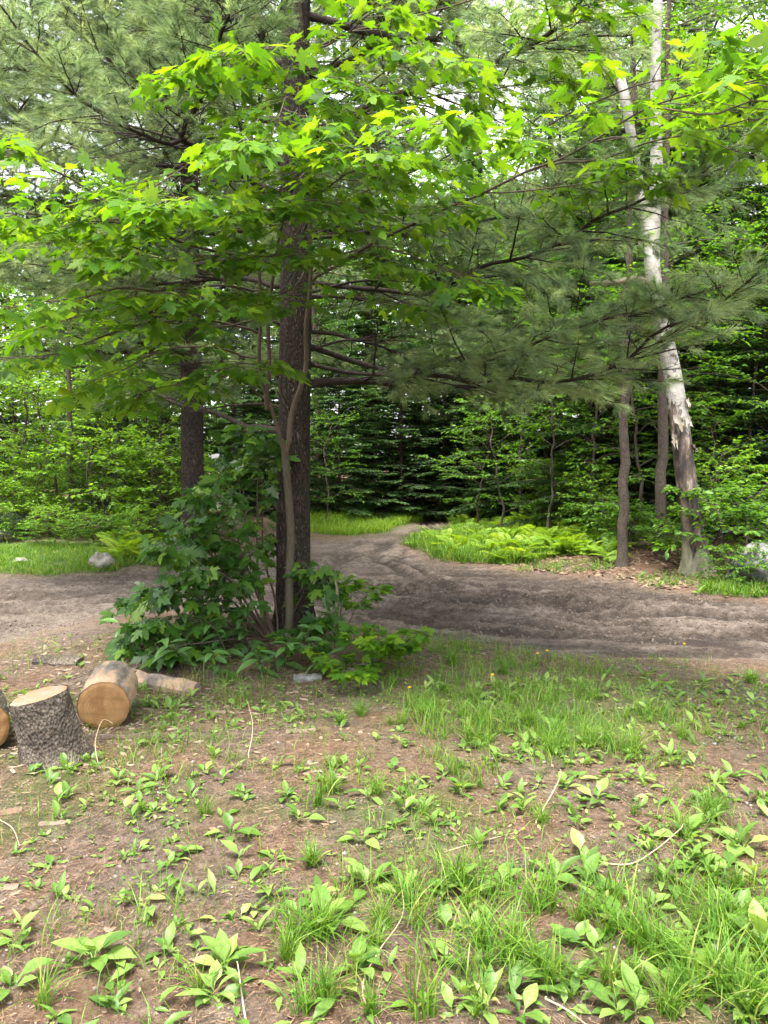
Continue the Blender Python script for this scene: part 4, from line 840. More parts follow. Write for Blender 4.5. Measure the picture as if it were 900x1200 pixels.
def conifer(seed, H, Rc, first, gapz, r0, droop=.12):
    global R; keep = R; R = np.random.default_rng(seed); wood, lf = Acc(), Acc()
    q = np.stack([np.zeros(24), np.zeros(24), np.linspace(-.1, H, 24)], 1); wood.add(*tube(q, np.linspace(r0, .01, 24) + r0 * .4 * np.exp(-q[:, 2] / .2), 10, .05, seed))
    A, Dd, Ll, Tp = [], [], [], []; z = first
    while z < H - .15:
        nb = int(R.integers(4, 7)); a0 = R.uniform(0, 6.28)
        for k in range(nb):
            az = a0 + k * 6.28 / nb + R.uniform(-.3, .3); l = Rc * (1 - (z / H)) ** .75 * R.uniform(.65, 1.12) + .12; zz = z + R.uniform(-.5, .5) * gapz
            n = 9; s = np.linspace(0, 1, n); dr = droop * R.uniform(.4, 1.5)
            b = np.stack([np.cos(az) * l * s, np.sin(az) * l * s, zz + l * (.10 * s - dr * s ** 2 * 1.6 + .10 * s ** 3)], 1); wood.add(*tube(b, np.linspace(max(.005, .011 * l), .002, n), 4)); T = nrm(np.gradient(b, axis=0))
            m = max(4, int(l / .07))
            for t in range(m):
                g = .12 + .88 * (t + R.random()) / m; j = min(n - 1, int(g * (n - 1))); p = b[0] + 0; fr = g * (n - 1) - j
                p = b[j] if j == n - 1 else b[j] * (1 - fr) + b[j + 1] * fr
                sv = nrm(np.cross(T[j], (0, 0, 1))) * (1 if t % 2 else -1); d_ = nrm(T[j] * .75 + sv * .75 + np.array([0, 0, R.uniform(-.22, .06)]))
                A.append(p); Dd.append(d_); Ll.append((.16 + .42 * (1 - g) * l ** .8) * R.uniform(.7, 1.2)); Tp.append(g)
            A.append(b[-3]); Dd.append(T[-2]); Ll.append(.35 * l ** .5); Tp.append(1)
        z += gapz * R.uniform(.7, 1.3) * (1 - .45 * z / H)
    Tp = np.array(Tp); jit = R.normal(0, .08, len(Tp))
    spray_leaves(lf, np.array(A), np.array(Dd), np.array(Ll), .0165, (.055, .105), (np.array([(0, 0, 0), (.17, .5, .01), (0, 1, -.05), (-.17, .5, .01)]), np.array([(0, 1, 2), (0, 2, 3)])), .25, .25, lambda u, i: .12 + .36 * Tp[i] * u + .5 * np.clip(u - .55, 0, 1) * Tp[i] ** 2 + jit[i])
    R = keep; return amesh('trunk', wood, M['fir_bark']), amesh('crown', lf, M['conifer'], smooth=False)

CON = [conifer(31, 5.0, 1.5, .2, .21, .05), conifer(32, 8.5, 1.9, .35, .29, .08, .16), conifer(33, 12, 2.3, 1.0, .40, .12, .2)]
TALL = [broadleaf(41, 11, 2.7, 3.0, 30, (.08, .12), SMALL, .075, .11, M['broad']), broadleaf(42, 13, 3.0, 4.2, 30, (.08, .12), SMALL, .078, .13, M['broad'], lean=.8),
        broadleaf(43, 9, 2.5, 2.0, 28, (.08, .12), SMALL, .075, .09, M['bright'], lean=-.4)]
SAP = [broadleaf(51, 3.6, 1.1, .7, 16, (.07, .11), SMALL, .05, .03, M['bright'], .2), broadleaf(52, 4.6, 1.3, 1.0, 18, (.07, .11), SMALL, .05, .035, M['broad'], .18, .5),
       broadleaf(53, 2.6, .9, .4, 14, (.06, .10), SMALL, .045, .022, M['broad'], .2, -.3), broadleaf(54, 5.6, 1.5, 1.4, 18, (.07, .11), SMALL, .055, .04, M['broad'], .18, .3)]
SHR = [broadleaf(61, 1.0, .55, .08, 16, (.05, .09), SMALL, .036, .012, M['bright'], .25, .1), broadleaf(62, .75, .5, .05, 14, (.06, .10), SMALL, .04, .010, M['broad'], .25, -.1),
       broadleaf(63, 1.35, .6, .1, 16, (.06, .10), SMALL, .04, .014, M['bright'], .3, .15)]
def tree(name, pair, x, y, label, cat='tree', group=None, sc=None, rz=None):
    b = on(x, y); s = R.uniform(.85, 1.2) if sc is None else sc
    t = thing(name, label, cat, b, group, R.uniform(0, 6.28) if rz is None else rz, s); obj('trunk' if cat == 'tree' else 'stem', pair[0], t); obj('crown' if cat == 'tree' else 'foliage', pair[1], t); return t
def X(px, d): return (px - 450) / F_PX * d

# front conifers, each where it stands
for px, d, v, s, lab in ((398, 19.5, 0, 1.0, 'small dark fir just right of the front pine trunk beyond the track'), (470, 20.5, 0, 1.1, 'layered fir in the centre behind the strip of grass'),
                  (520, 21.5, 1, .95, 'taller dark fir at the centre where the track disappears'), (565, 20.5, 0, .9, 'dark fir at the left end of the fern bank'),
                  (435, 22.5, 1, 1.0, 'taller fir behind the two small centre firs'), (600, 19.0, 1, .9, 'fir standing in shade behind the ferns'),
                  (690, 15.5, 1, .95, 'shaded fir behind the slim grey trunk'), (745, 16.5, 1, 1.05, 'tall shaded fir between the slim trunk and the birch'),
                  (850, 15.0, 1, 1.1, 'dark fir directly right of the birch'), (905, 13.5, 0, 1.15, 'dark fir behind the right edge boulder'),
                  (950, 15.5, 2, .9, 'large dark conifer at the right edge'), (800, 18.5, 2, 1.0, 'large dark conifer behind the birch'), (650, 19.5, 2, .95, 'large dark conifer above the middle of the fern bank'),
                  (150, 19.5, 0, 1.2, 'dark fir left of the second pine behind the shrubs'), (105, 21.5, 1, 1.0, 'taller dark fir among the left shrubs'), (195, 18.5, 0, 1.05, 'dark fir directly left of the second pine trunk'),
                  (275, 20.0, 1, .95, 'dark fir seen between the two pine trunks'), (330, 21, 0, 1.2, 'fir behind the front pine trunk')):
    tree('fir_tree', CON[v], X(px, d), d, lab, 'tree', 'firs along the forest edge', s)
# deeper rows
k = 0
for d, pxs in ((24, range(-200, 1250, 80)), (29, range(-200, 1300, 75)), (36, range(-200, 1300, 80))):
    for px in pxs:
        if d < 30 and 480 < px < 560 and False: continue
        x_, y_ = X(px + R.uniform(-30, 30), d), d + R.uniform(-1.5, 1.5)
        left = px < 80; r_ = R.random()
        if px < 130 and d > 25 and R.random() < .7: continue
        if left and r_ < .75: tree('leafy_tree', TALL[2 if r_ < .5 else 0], x_, y_, 'leafy forest tree far behind the left shrubs', 'tree', 'far leafy trees on the left', R.uniform(.45, .7))
        elif r_ < .45: tree('leafy_tree', TALL[int(R.integers(3))], x_, y_, 'tall leafy tree deep in the wood ' + ('behind the second pine' if px < 300 else 'behind the front pine' if px < 420 else 'behind the fork of the track' if px < 580 else 'behind the fern bank' if px < 730 else 'behind the birch' if px < 850 else 'beyond the right edge boulder') + (', farthest row' if d > 33 else ', middle row' if d > 26 else ', nearest row'), 'tree', 'leafy trees deep in the wood', R.uniform(.85, 1.2))
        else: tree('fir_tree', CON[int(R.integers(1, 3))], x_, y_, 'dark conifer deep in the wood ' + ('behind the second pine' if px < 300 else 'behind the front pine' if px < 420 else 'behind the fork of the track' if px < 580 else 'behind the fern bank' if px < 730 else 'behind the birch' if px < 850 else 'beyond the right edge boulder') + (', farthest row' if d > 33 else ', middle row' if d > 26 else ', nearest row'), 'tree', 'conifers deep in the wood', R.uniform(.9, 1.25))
for px, d, v, s, lab in ((880, 17.5, 1, 1.0, 'tall leafy tree with dark crown at the upper right'), (690, 24, 2, 1.3, 'sunlit leafy tree behind the pine bough left of the birch'), (600, 27, 2, 1.35, 'yellow green leafy tree high behind the fork'),
                         (960, 19, 0, 1.1, 'leafy tree beyond the right edge of the wood'), (20, 18.5, 2, .62, 'bright leafy tree at the far left'), (-60, 16.5, 0, .6, 'leafy tree cut by the left edge'), (700, 17.5, 0, .95, 'slim leafy tree between the fern bank and the birch'), (825, 20.5, 1, 1.3, 'tall leafy tree rising right behind the birch'), (925, 21.5, 0, 1.45, 'tall leafy tree at the top right corner'), (735, 22.5, 2, 1.5, 'tall leafy tree high between the birch forks'), (880, 24.5, 2, 1.6, 'very tall leafy tree behind the upper right crowns')):
    tree('leafy_tree', TALL[v], X(px, d), d, lab, 'tree', 'leafy trees at the wood edge', s)
# the far wood that reads as one mass
far = Acc(); n = 130000; a_ = R.uniform(-1.25, 1.25, n); d_ = R.uniform(40, 50, n); hz_ = R.uniform(0, 1, n) ** 1.25 * (17 + 8 * vnoise(a_ * 9, a_ * 0, 5)); k_ = vnoise(a_ * 60, hz_ * 1.1, 77) > -.30
p_ = np.stack([np.sin(a_) * d_, np.cos(a_) * d_, hz_], 1)[k_]; n = len(p_); Xa, Ya, Za = frames(rvec(n) * (1, 1, .4), nrm(np.array([0, 0, 1.0]) + rvec(n, .5))); s_ = R.uniform(.3, .7, n)[:, None]
far.add(*inst(TINY[0], TINY[1], p_, Xa * s_, Ya * s_, Za * s_), np.repeat(R.random(n), len(TINY[0]))); tag(obj('far_wood', amesh('far_wood', far, M['broad'])), 'far leafy wood behind all the trees reading as one mass', kind='stuff')
# young trees
for px, d, v, s, lab in ((62, 15.2, 0, 1.0, 'young bright maple with two dark stems on the left bank'), (18, 14.6, 0, .9, 'bright young tree at the left edge of the lawn'), (120, 17.0, 0, .95, 'bright young tree behind the pale boulder'),
                  (150, 16.0, 0, .9, 'young tree with flat leaf layers left of the second pine'), (185, 16.8, 1, .85, 'dark green young tree touching the second pine'), (95, 18.5, 0, 1.2, 'taller young tree behind the left shrubs'),
                  (380, 17.8, 2, .9, 'young tree just right of the front pine trunk'), (590, 14.8, 2, .95, 'pale leaved young tree behind the ferns'), (640, 14.2, 1, .8, 'young tree above the ferns in the middle'), (615, 16.5, 3, 1.0, 'slim young tree in the shade behind the ferns'),
                  (700, 13.6, 1, .85, 'young tree with flat sprays at the slim grey trunk'), (745, 13.2, 1, .9, 'young tree with flat sprays between slim trunk and birch'), (770, 14.5, 3, 1.0, 'taller young tree directly behind the birch'),
                  (850, 12.6, 2, .75, 'small young tree right of the birch foot'), (880, 13.2, 1, .95, 'young tree with lit leaf layers above the boulder'), (915, 12.6, 3, .9, 'young tree at the right edge'), (835, 14.5, 3, 1.0, 'taller young tree to the right behind the birch'),
                  (930, 14.5, 3, 1.1, 'tall young tree beyond the right edge'), (560, 18.0, 2, .9, 'small young tree at the left tip of the ferns'), (-20, 16.4, 0, 1.1, 'young tree cut by the left edge')):
    tree('young_tree', SAP[v], X(px, d), d, lab, 'tree', 'young leafy trees at the forest edge', s)
# slim bare trunks in the shade
def slim(px, py, w, top, label, lean=0, mat='fir_bark'):
    b = G(px, py); t = thing('slim_tree', label, 'tree', b - (0, 0, .08), 'slim trunks at the wood edge')
    q = smooth_line(np.array([(0, 0, 0), (lean * .3, 0, top * .3), (lean * .7, .05, top * .7), (lean, 0, top)], float), 40, .06, int(px)); acc, lf = Acc(), Acc(); A, Dd, Ll = [], [], []
    acc.add(*tube(q, w * (1 - .7 * q[:, 2] / top) + w * .7 * np.exp(-q[:, 2] / .12), 20, .08, int(px), wfreq=4))
    for k in range(26):
        z = R.uniform(.35, .97) * top; i = int(z / top * 39); a = R.uniform(0, 6.28); l = R.uniform(.5, 1.4); D = np.array([math.cos(a), math.sin(a), R.uniform(-.15, .3)])
        acc.add(*tube(np.stack([q[i], q[i] + D * l * .5 + (0, 0, .05), q[i] + D * l]), [.012, .008, .003], 4))
        for _ in range(8): A.append(q[i] + D * l * R.uniform(.4, 1)); Dd.append(nrm(D + rvec(1, .7)[0] * (1, 1, .3))); Ll.append(R.uniform(.2, .5))
    obj('trunk', amesh('trunk', acc, M[mat]), t); spray_leaves(lf, np.array(A), np.array(Dd), np.array(Ll), .06, (.06, .1), SMALL); obj('crown', amesh('crown', lf, M['broad']), t)
slim(729, 655, .075, 9, 'slim grey trunk left of the birch standing in low leaves', .05)
slim(774, 650, .085, 9, 'slim brown trunk right beside the birch on the needle bank', -.05)
slim(664, 618, .07, 8, 'thin dark trunk in the shade behind the ferns', .1)
slim(609, 606, .08, 9, 'dark trunk standing behind the left part of the ferns', 0)
slim(84, 628, .06, 7, 'thin pale trunk among the left shrubs', .05)
slim(640, 608, .06, 8, 'faint trunk deep in shade between the two fern trunks', -.2)
slim(160, 618, .05, 6, 'thin light stem in the dark left of the second pine', -.1)
# shrubs
def shrub(px, py, v, s, label, group): b = G(px, py); tree('shrub', SHR[v], b[0], b[1], label, 'shrub', group, s)
for a in ((845, 665, 1, 1.15, 'round leaved shrub between birch and boulder'), (868, 655, 1, 1.2, 'shrub leaning over the grey boulder'), (835, 648, 2, 1.0, 'taller shrub right behind the birch foot'), (740, 645, 1, .8, 'low shrub at the slim grey trunk'), (713, 640, 1, .9, 'low shrub left of the slim grey trunk'),
          (690, 632, 2, .8, 'leafy shrub at the right end of the ferns'), (585, 608, 2, 1.0, 'pale leafy shrub behind the left ferns'), (640, 618, 2, .9, 'leafy shrub standing behind the middle ferns'), (790, 655, 1, .6, 'tiny shrub between slim brown trunk and birch'), (890, 690, 1, .55, 'low green shrub in front of the boulder'), (858, 686, 1, .5, 'low green plant left of the boulder at the track'), (670, 622, 2, .9, 'shrub above the ferns in the shade'), (615, 610, 1, 1.1, 'shrub in deep shade behind the ferns')):
    shrub(*a, 'shrubs under the right trees')
for i, (px, py) in enumerate([(int(p), int(q)) for p, q in zip(R.uniform(-60, 212, 15), R.uniform(612, 634, 15))]):
    shrub(px, py, 2 if i % 2 else 0, R.uniform(.7, 1.3), ('tall' if i % 2 else 'bushy') + ' green shrub ' + ('at the left edge of the left thicket' if px < 0 else 'below the bright young tree at the left edge' if px < 45 else 'around the two stemmed young maple' if px < 100 else 'behind the pale boulder' if px < 150 else 'between the pale boulder and the second pine'), 'left bank thicket')
for i in range(16):
    if i % 3 == 1: continue
    shrub(-40 + i * 16 + R.uniform(-8, 8), R.uniform(632, 642), i % 2, R.uniform(.35, .6), 'low yellow green shrub at the back edge of the left lawn' if i < 9 else 'low yellow green shrub behind and right of the pale boulder', 'low shrubs along the left lawn')
for i in range(9): shrub(R.uniform(385, 560), R.uniform(590, 598), int(R.integers(1, 3)), R.uniform(.7, 1.0), 'low leafy shrub under the centre firs behind the grass strip', 'shrubs under the centre firs')

# ------------------------------------------------------------------ ferns
def frond_mesh(seed):
    r = np.random.default_rng(seed); n = 15; acc = Acc(); t = np.linspace(0, 1, 12); z = .62 * t - .55 * t ** 2.2; P = np.stack([np.zeros(12), t, z], 1); acc.add(*tube(P, np.linspace(.012, .003, 12), 3))
    for i in range(n):
        u = .16 + .82 * i / n; p = np.array([0, u, np.interp(u, t, z)]); l = .30 * math.sin(math.pi * min(1, (u - .05) * .98)) ** .8 + .02
        for s in (-1, 1):
            e = p + np.array([s * l, l * .30, -.12 * l + r.normal(0, .012)]); m = (p + e) / 2; w = .040
            acc.add([p, m + (0, w, .012), e, m - (0, w, -.012)], [(0, 1, 2), (0, 2, 3)] if s < 0 else [(0, 2, 1), (0, 3, 2)], r.random())
    V, F, rr = acc.arrays(); return mesh('frond', V, F, M['fern'], None, False)
FR = [frond_mesh(s) for s in range(4)]
def fern(p, s, label, group):
    t = thing('fern', label, 'fern', p, group, R.uniform(0, 6.28)); n = int(R.integers(6, 9))
    for k in range(n):
        o = obj('frond', FR[k % 4], t); o.rotation_euler = (R.uniform(-.1, .7), R.uniform(-.35, .35), k * 6.283 / n + R.uniform(-.3, .3)); q = s * R.uniform(.75, 1.15); o.scale = (q, q, q)
fp = []
while len(fp) < 84:
    px, py = R.uniform(490, 715), R.uniform(606, 652)
    if py > 612 + .30 * abs(px - 600) + 40 - .16 * (715 - px) + 6 and px > 640: continue
    g = G(px, py); s_, _ = masks(g[:1], g[1:2])
    if s_[0] > .25: fp.append((px, g))
for px, g in fp: fern(g, R.uniform(.28, .48), ('front row' if g[1] < 12.6 else 'back row') + (' fern at the left tip of the fern bank' if px < 545 else ' fern left of the middle of the fern bank' if px < 600 else ' fern right of the middle of the fern bank' if px < 655 else ' fern at the right end of the bank near the slim trunk'), 'ferns on the bank')
fm = Acc(); FV = [np.array([v.co for v in m_.vertices]) for m_ in FR]; FF = [np.array([p_.vertices[:] for p_ in m_.polygons]) for m_ in FR]; c_ = 0
while c_ < 620:
    px, py = R.uniform(480, 722), R.uniform(604, 652); g = G(px, py)
    if masks(g[:1], g[1:2])[0][0] < .3: continue
    a_ = R.uniform(0, 6.283); D = np.array([[math.cos(a_), math.sin(a_), R.uniform(-.1, .5)]]); Xa, Ya, Za = frames(D, nrm(np.array([[0, 0, 1.0]]) + rvec(1, .25))); q_ = R.uniform(.2, .42); k_ = c_ % 4
    fm.add(*inst(FV[k_], FF[k_], g[None], Xa * q_, Ya * q_, Za * q_), R.random()); c_ += 1
tag(obj('fern_mat', amesh('fern_mat', fm, M['fern'], smooth=False)), 'low mat of fine fronds filling the fern bank', kind='stuff')
for i in range(10): g = G(R.uniform(380, 545), R.uniform(598, 606)); fern(g, R.uniform(.5, .7), 'fern at the dark foot of the centre firs', 'ferns under the centre firs')
for i in range(12): g = G(R.uniform(135, 215), R.uniform(640, 662)); fern(g, R.uniform(.4, .55), 'fern on the left bank beside the pale boulder', 'ferns on the left bank')

# ------------------------------------------------------------------ grass
def blades(pos, hgt, wid, bend, mat_r=None, seg=3):
    k = len(pos); az = R.uniform(0, 6.283, k); dirv = np.stack([np.cos(az), np.sin(az), np.zeros(k)], 1); fa = az + R.uniform(-.9, .9, k) + 1.57; wv = np.stack([np.cos(fa), np.sin(fa), np.zeros(k)], 1)
    t = np.linspace(0, 1, seg + 1); VV = []
    for i, u in enumerate(t):
        c = pos + dirv * (bend * hgt * u ** 1.8)[:, None]; c[:, 2] += hgt * (u - .42 * np.clip(bend, 0, 1.3) * u ** 2.4); w = (wid * (.75 + .5 * u - 1.25 * u ** 2.5))[:, None] * .5
        if i < seg: VV += [c - wv * w, c + wv * w]
        else: VV.append(c)
    V = np.stack(VV, 1); nv = V.shape[1]; f = []
    for i in range(seg - 1): a = 2 * i; f += [(a, a + 1, a + 3), (a, a + 3, a + 2)]
    a = 2 * (seg - 1); f.append((a, a + 1, a + 2)); F = (np.array(f)[None] + (np.arange(k) * nv)[:, None, None]).reshape(-1, 3)
    return V.reshape(-1, 3), F, np.repeat(np.clip(R.beta(2, 2.6, k) if mat_r is None else mat_r, 0, 1), nv)
def scatter(px, py, rx, ry, n):
    c = G(px, py); a, b = G(px, py - ry), G(px, py + ry); wx = rx * c[1] / F_PX; wy = abs(a[1] - b[1]) / 2; r_ = np.sqrt(R.random(n)) * 1.0; t_ = R.uniform(0, 6.283, n)
    x_ = c[0] + wx * r_ * np.cos(t_); y_ = c[1] + wy * r_ * np.sin(t_); return x_, y_
def clumped(x_, y_, fr, th, s): return fbm(x_ * fr, y_ * fr, s, 3) > th
gr = Acc()
def patch(px, py, rx, ry, n, h, w=(.003, .005), bend=(.15, 1.1), th=.06, fr=7.5, noroad=True):
    x_, y_ = scatter(px, py, rx, ry, n); k = clumped(x_, y_, fr, th, 301)
    if noroad: s_, rm_ = masks(x_, y_); k &= rm_ < .3
    x_, y_ = x_[k], y_[k]; m = len(x_); gr.add(*blades(np.stack([x_, y_, hq(x_, y_) - .01], 1), R.uniform(*h, m), R.uniform(*w, m), R.uniform(*bend, m)))
# yard
for a in ((540, 775, 90, 28, 2700, (.05, 0.20)), (570, 840, 110, 32, 3150, (.05, 0.22)), (660, 800, 70, 30, 1425, (.05, 0.19)), (700, 850, 95, 40, 2250, (.05, 0.20)), (480, 800, 40, 22, 675, (.05, 0.19)),
          (640, 890, 140, 45, 1650, (.04, 0.17)), (560, 930, 220, 50, 1125, (.03, 0.14)), (820, 850, 90, 50, 825, (.04, 0.17)), (300, 870, 160, 40, 975, (.04, 0.17)), (230, 900, 160, 40, 675, (.04, 0.16)),
          (620, 1080, 200, 70, 380, (.08, .26)), (800, 1100, 140, 80, 480, (.08, .28), (.004, .008)), (600, 1120, 180, 60, 330, (.08, .25), (.004, .008)), (700, 1050, 220, 40, 300, (.06, .2), (.004, .007)), (860, 1150, 80, 60, 450, (.1, .28), (.004, .008)), (480, 1060, 140, 50, 500, (.06, .2)), (800, 940, 110, 50, 700, (.05, .14)), (500, 900, 120, 40, 700, (.05, .14)), (400, 1090, 90, 60, 315, (.06, 0.25)), (130, 1120, 180, 90, 337, (.04, 0.20)), (180, 830, 80, 28, 600, (.05, 0.20)), (270, 815, 70, 22, 675, (.06, 0.23)), (100, 775, 80, 18, 262, (.06, 0.23))):
    patch(*a)
# thin all-over growth
n = 22000; x_ = R.uniform(-3.4, 4.6, n); y_ = R.uniform(1.7, 6.8, n); k = (fbm(x_ * 1.4, y_ * 1.4, 311, 3) > .0 + .12 * (x_ < -.6)) & (masks(x_, y_)[1] < .4); x_, y_ = x_[k], y_[k]; m = len(x_)
gr.add(*blades(np.stack([x_, y_, hq(x_, y_) - .005], 1), R.uniform(.02, .11, m), R.uniform(.002, .0045, m), R.uniform(.2, 1.1, m), seg=2))
tag(obj('grass', amesh('grass', gr, M['grass'])), 'thin green grass scattered over the yard in front of the track', kind='stuff')
gr = Acc(); P4 = dict(th=-.35, fr=2.5)
patch(40, 653, 130, 18, 11000, (.05, .14), (.006, .011), **P4); patch(150, 664, 60, 8, 2200, (.08, .2), (.006, .011), **P4); patch(-80, 660, 90, 18, 5000, (.06, .14), (.006, .011), **P4)
tag(obj('lawn_grass', amesh('lawn_grass', gr, M['grass'])), 'bright mown grass of the left bank beyond the track', kind='stuff'); gr = Acc()
patch(450, 612, 100, 10, 8000, (.15, .35), (.010, .018), **P4); patch(400, 618, 60, 9, 4000, (.12, .3), (.010, .018), **P4)
tag(obj('verge_grass', amesh('verge_grass', gr, M['fern'])), 'bright strip of grass under the centre firs beyond the track', kind='stuff'); gr = Acc()
patch(520, 642, 52, 12, 2600, (.15, .38), (.008, .014), **P4); patch(590, 655, 60, 10, 2200, (.12, .32), (.008, .014), **P4); patch(660, 668, 60, 9, 700, (.06, .2), (.006, .010), **P4); patch(880, 694, 60, 10, 1500, (.1, .25), (.006, .011), **P4)
patch(780, 682, 70, 9, 500, (.06, .18), (.006, .010), **P4); patch(560, 628, 60, 10, 1600, (.15, .35), (.008, .014), **P4)
tag(obj('bank_grass', amesh('bank_grass', gr, M['grass'])), 'long grass fringing the fern bank along the far road edge', kind='stuff')

# distinct tufts
TUFT = []
for v in range(5):
    n = (70, 45, 90, 30, 110)[v]; a = R.uniform(0, 6.28, n); r_ = .035 * np.sqrt(R.random(n)) * (1.4 if v == 4 else 1); p = np.stack([r_ * np.cos(a), r_ * np.sin(a), np.full(n, -.01)], 1)
    V, F, rr = blades(p, R.uniform(.10, .24, n), R.uniform(.004, .008, n) if v != 4 else R.uniform(.003, .005, n), R.uniform(.1, 1.2, n), seg=5); TUFT.append(mesh('blades', V, F, M['grass'], rr))
for px, py, v, s, lab in ((600, 1125, 2, 1.05, 'big arching grass tuft at bottom centre'), (565, 1110, 0, .95, 'grass tuft left of the big bottom centre tuft'), (375, 1098, 0, 1.0, 'long bladed tuft beside the plantain at lower left centre'), (345, 1105, 1, .9, 'thinner tuft left of the plantain at lower left centre'), (495, 1190, 1, 1.1, 'broad bladed tuft at the bottom edge left of centre'),
                   (770, 1128, 2, 1.0, 'dark dense tuft low in the right part'), (745, 1110, 0, .9, 'tuft of stiff blades left of the dense right tuft'), (875, 1185, 2, 1.05, 'large arching tuft in the bottom right corner'), (845, 1160, 0, 1.0, 'tuft left of the bottom right corner tuft'), (890, 1130, 1, 1.0, 'tuft above the bottom right corner at the edge'), (640, 1150, 1, 1.0, 'loose tuft right below the big bottom centre tuft'),
                   (422, 838, 4, .75, 'bright round tuft alone right of the bush shade'), (738, 882, 4, 1.05, 'wide round tuft in the right middle'), (648, 884, 4, 1.0, 'bushy tuft left of the wide round tuft'), (690, 875, 4, .9, 'fine tuft just left of the wide round tuft'), (620, 850, 4, .9, 'fine tuft in the grassy centre'), (560, 850, 4, .9, 'fine tuft at the left of the grassy centre'), (500, 842, 4, .85, 'fine tuft nearest the seedlings'),
                   (530, 778, 4, .9, 'tuft at the road edge right of the seedlings'), (590, 790, 4, .85, 'tuft at the road edge above the dandelions'), (385, 930, 1, .9, 'upright thin tuft in the left middle'), (375, 945, 3, 1.0, 'spare tuft beside the upright thin tuft'), (800, 865, 4, .7, 'small tuft right of the wide round tuft'), (880, 800, 4, .85, 'tuft at the road edge near the right side'), (845, 1090, 3, 1.0, 'sparse tuft right of the dark dense tuft'),
                   (680, 1080, 1, .95, 'tuft between the big centre tuft and the dark right tuft'), (715, 1165, 3, 1.1, 'loose arching blades below the dark right tuft'), (550, 1065, 3, 1.0, 'loose blades above the big bottom centre tuft'), (640, 1065, 1, .95, 'upright tuft above the big centre tuft on the right'), (50, 1180, 3, .95, 'thin long blades at the bottom left corner'), (235, 1165, 3, .8, 'few thin blades right of the big left rosette'), (240, 955, 1, .7, 'thin upright blades left of the middle weeds')):
    b = G(px, py); t = thing('grass_tuft', lab, 'grass tuft', b, 'grass tufts in the yard', R.uniform(0, 6.28), s * .92); obj('blades', TUFT[v], t)

for i in range(64):
    lo_ = i < 34; px, py = (R.uniform(330, 895), R.uniform(1010, 1195)) if lo_ else (R.uniform(380, 890), R.uniform(800, 985)); b = G(px, py)
    if masks(b[:1], b[1:2])[1][0] > .3: continue
    z_ = ('left' if px < 520 else 'middle' if px < 700 else 'right') + (', front' if py > (1100 if lo_ else 890) else ', back')
    t = thing('grass_tuft', 'small grass tuft among the ' + ('lower weeds' if lo_ else 'weeds nearer the track') + ', ' + z_, 'grass tuft', b, 'small grass tufts between the weeds', R.uniform(0, 6.28), R.uniform(.45, .85) * (1 if lo_ else .8)); obj('blades', TUFT[int(R.integers(5))], t)
# ------------------------------------------------------------------ broadleaf weeds
PL = [lance_leaf(1, w, 7, c, f, pt, s) for s, (w, c, f, pt) in enumerate(((.42, .65, .16, .42), (.36, .40, .20, .38), (.46, .95, .12, .46), (.25, .6, .2, .2), (.20, .8, .14, .10)))]
LEAF_W = [mesh('leaf', V, F, M['weed']) for V, F in PL]
def weed(p, n, size, label, group, kinds=(0, 1, 2), el=(.45, 1.4), name='broadleaf_weed'):
    t = thing(name, label, 'weed', p, group); a0 = R.uniform(0, 6.28)
    for k in range(int(n * 1.2)):
        a = a0 + k * 2.4 + R.uniform(-.35, .35); e = R.uniform(*el); D = np.array([math.cos(a) * math.cos(e), math.sin(a) * math.cos(e), math.sin(e)]); up = np.array([-math.cos(a) * math.sin(e), -math.sin(a) * math.sin(e), math.cos(e)]) + R.normal(0, .15, 3)
        X_, Y_, Z_ = frames(D[None], nrm(up)[None]); o = obj('leaf', LEAF_W[kinds[k % len(kinds)]], t); set_frame(o, (R.uniform(-.01, .01), R.uniform(-.01, .01), -.008), X_[0], Y_[0], Z_[0], R.uniform(*size) * R.uniform(.5, 1.0))
WG = 'broad leaved weeds in the yard'
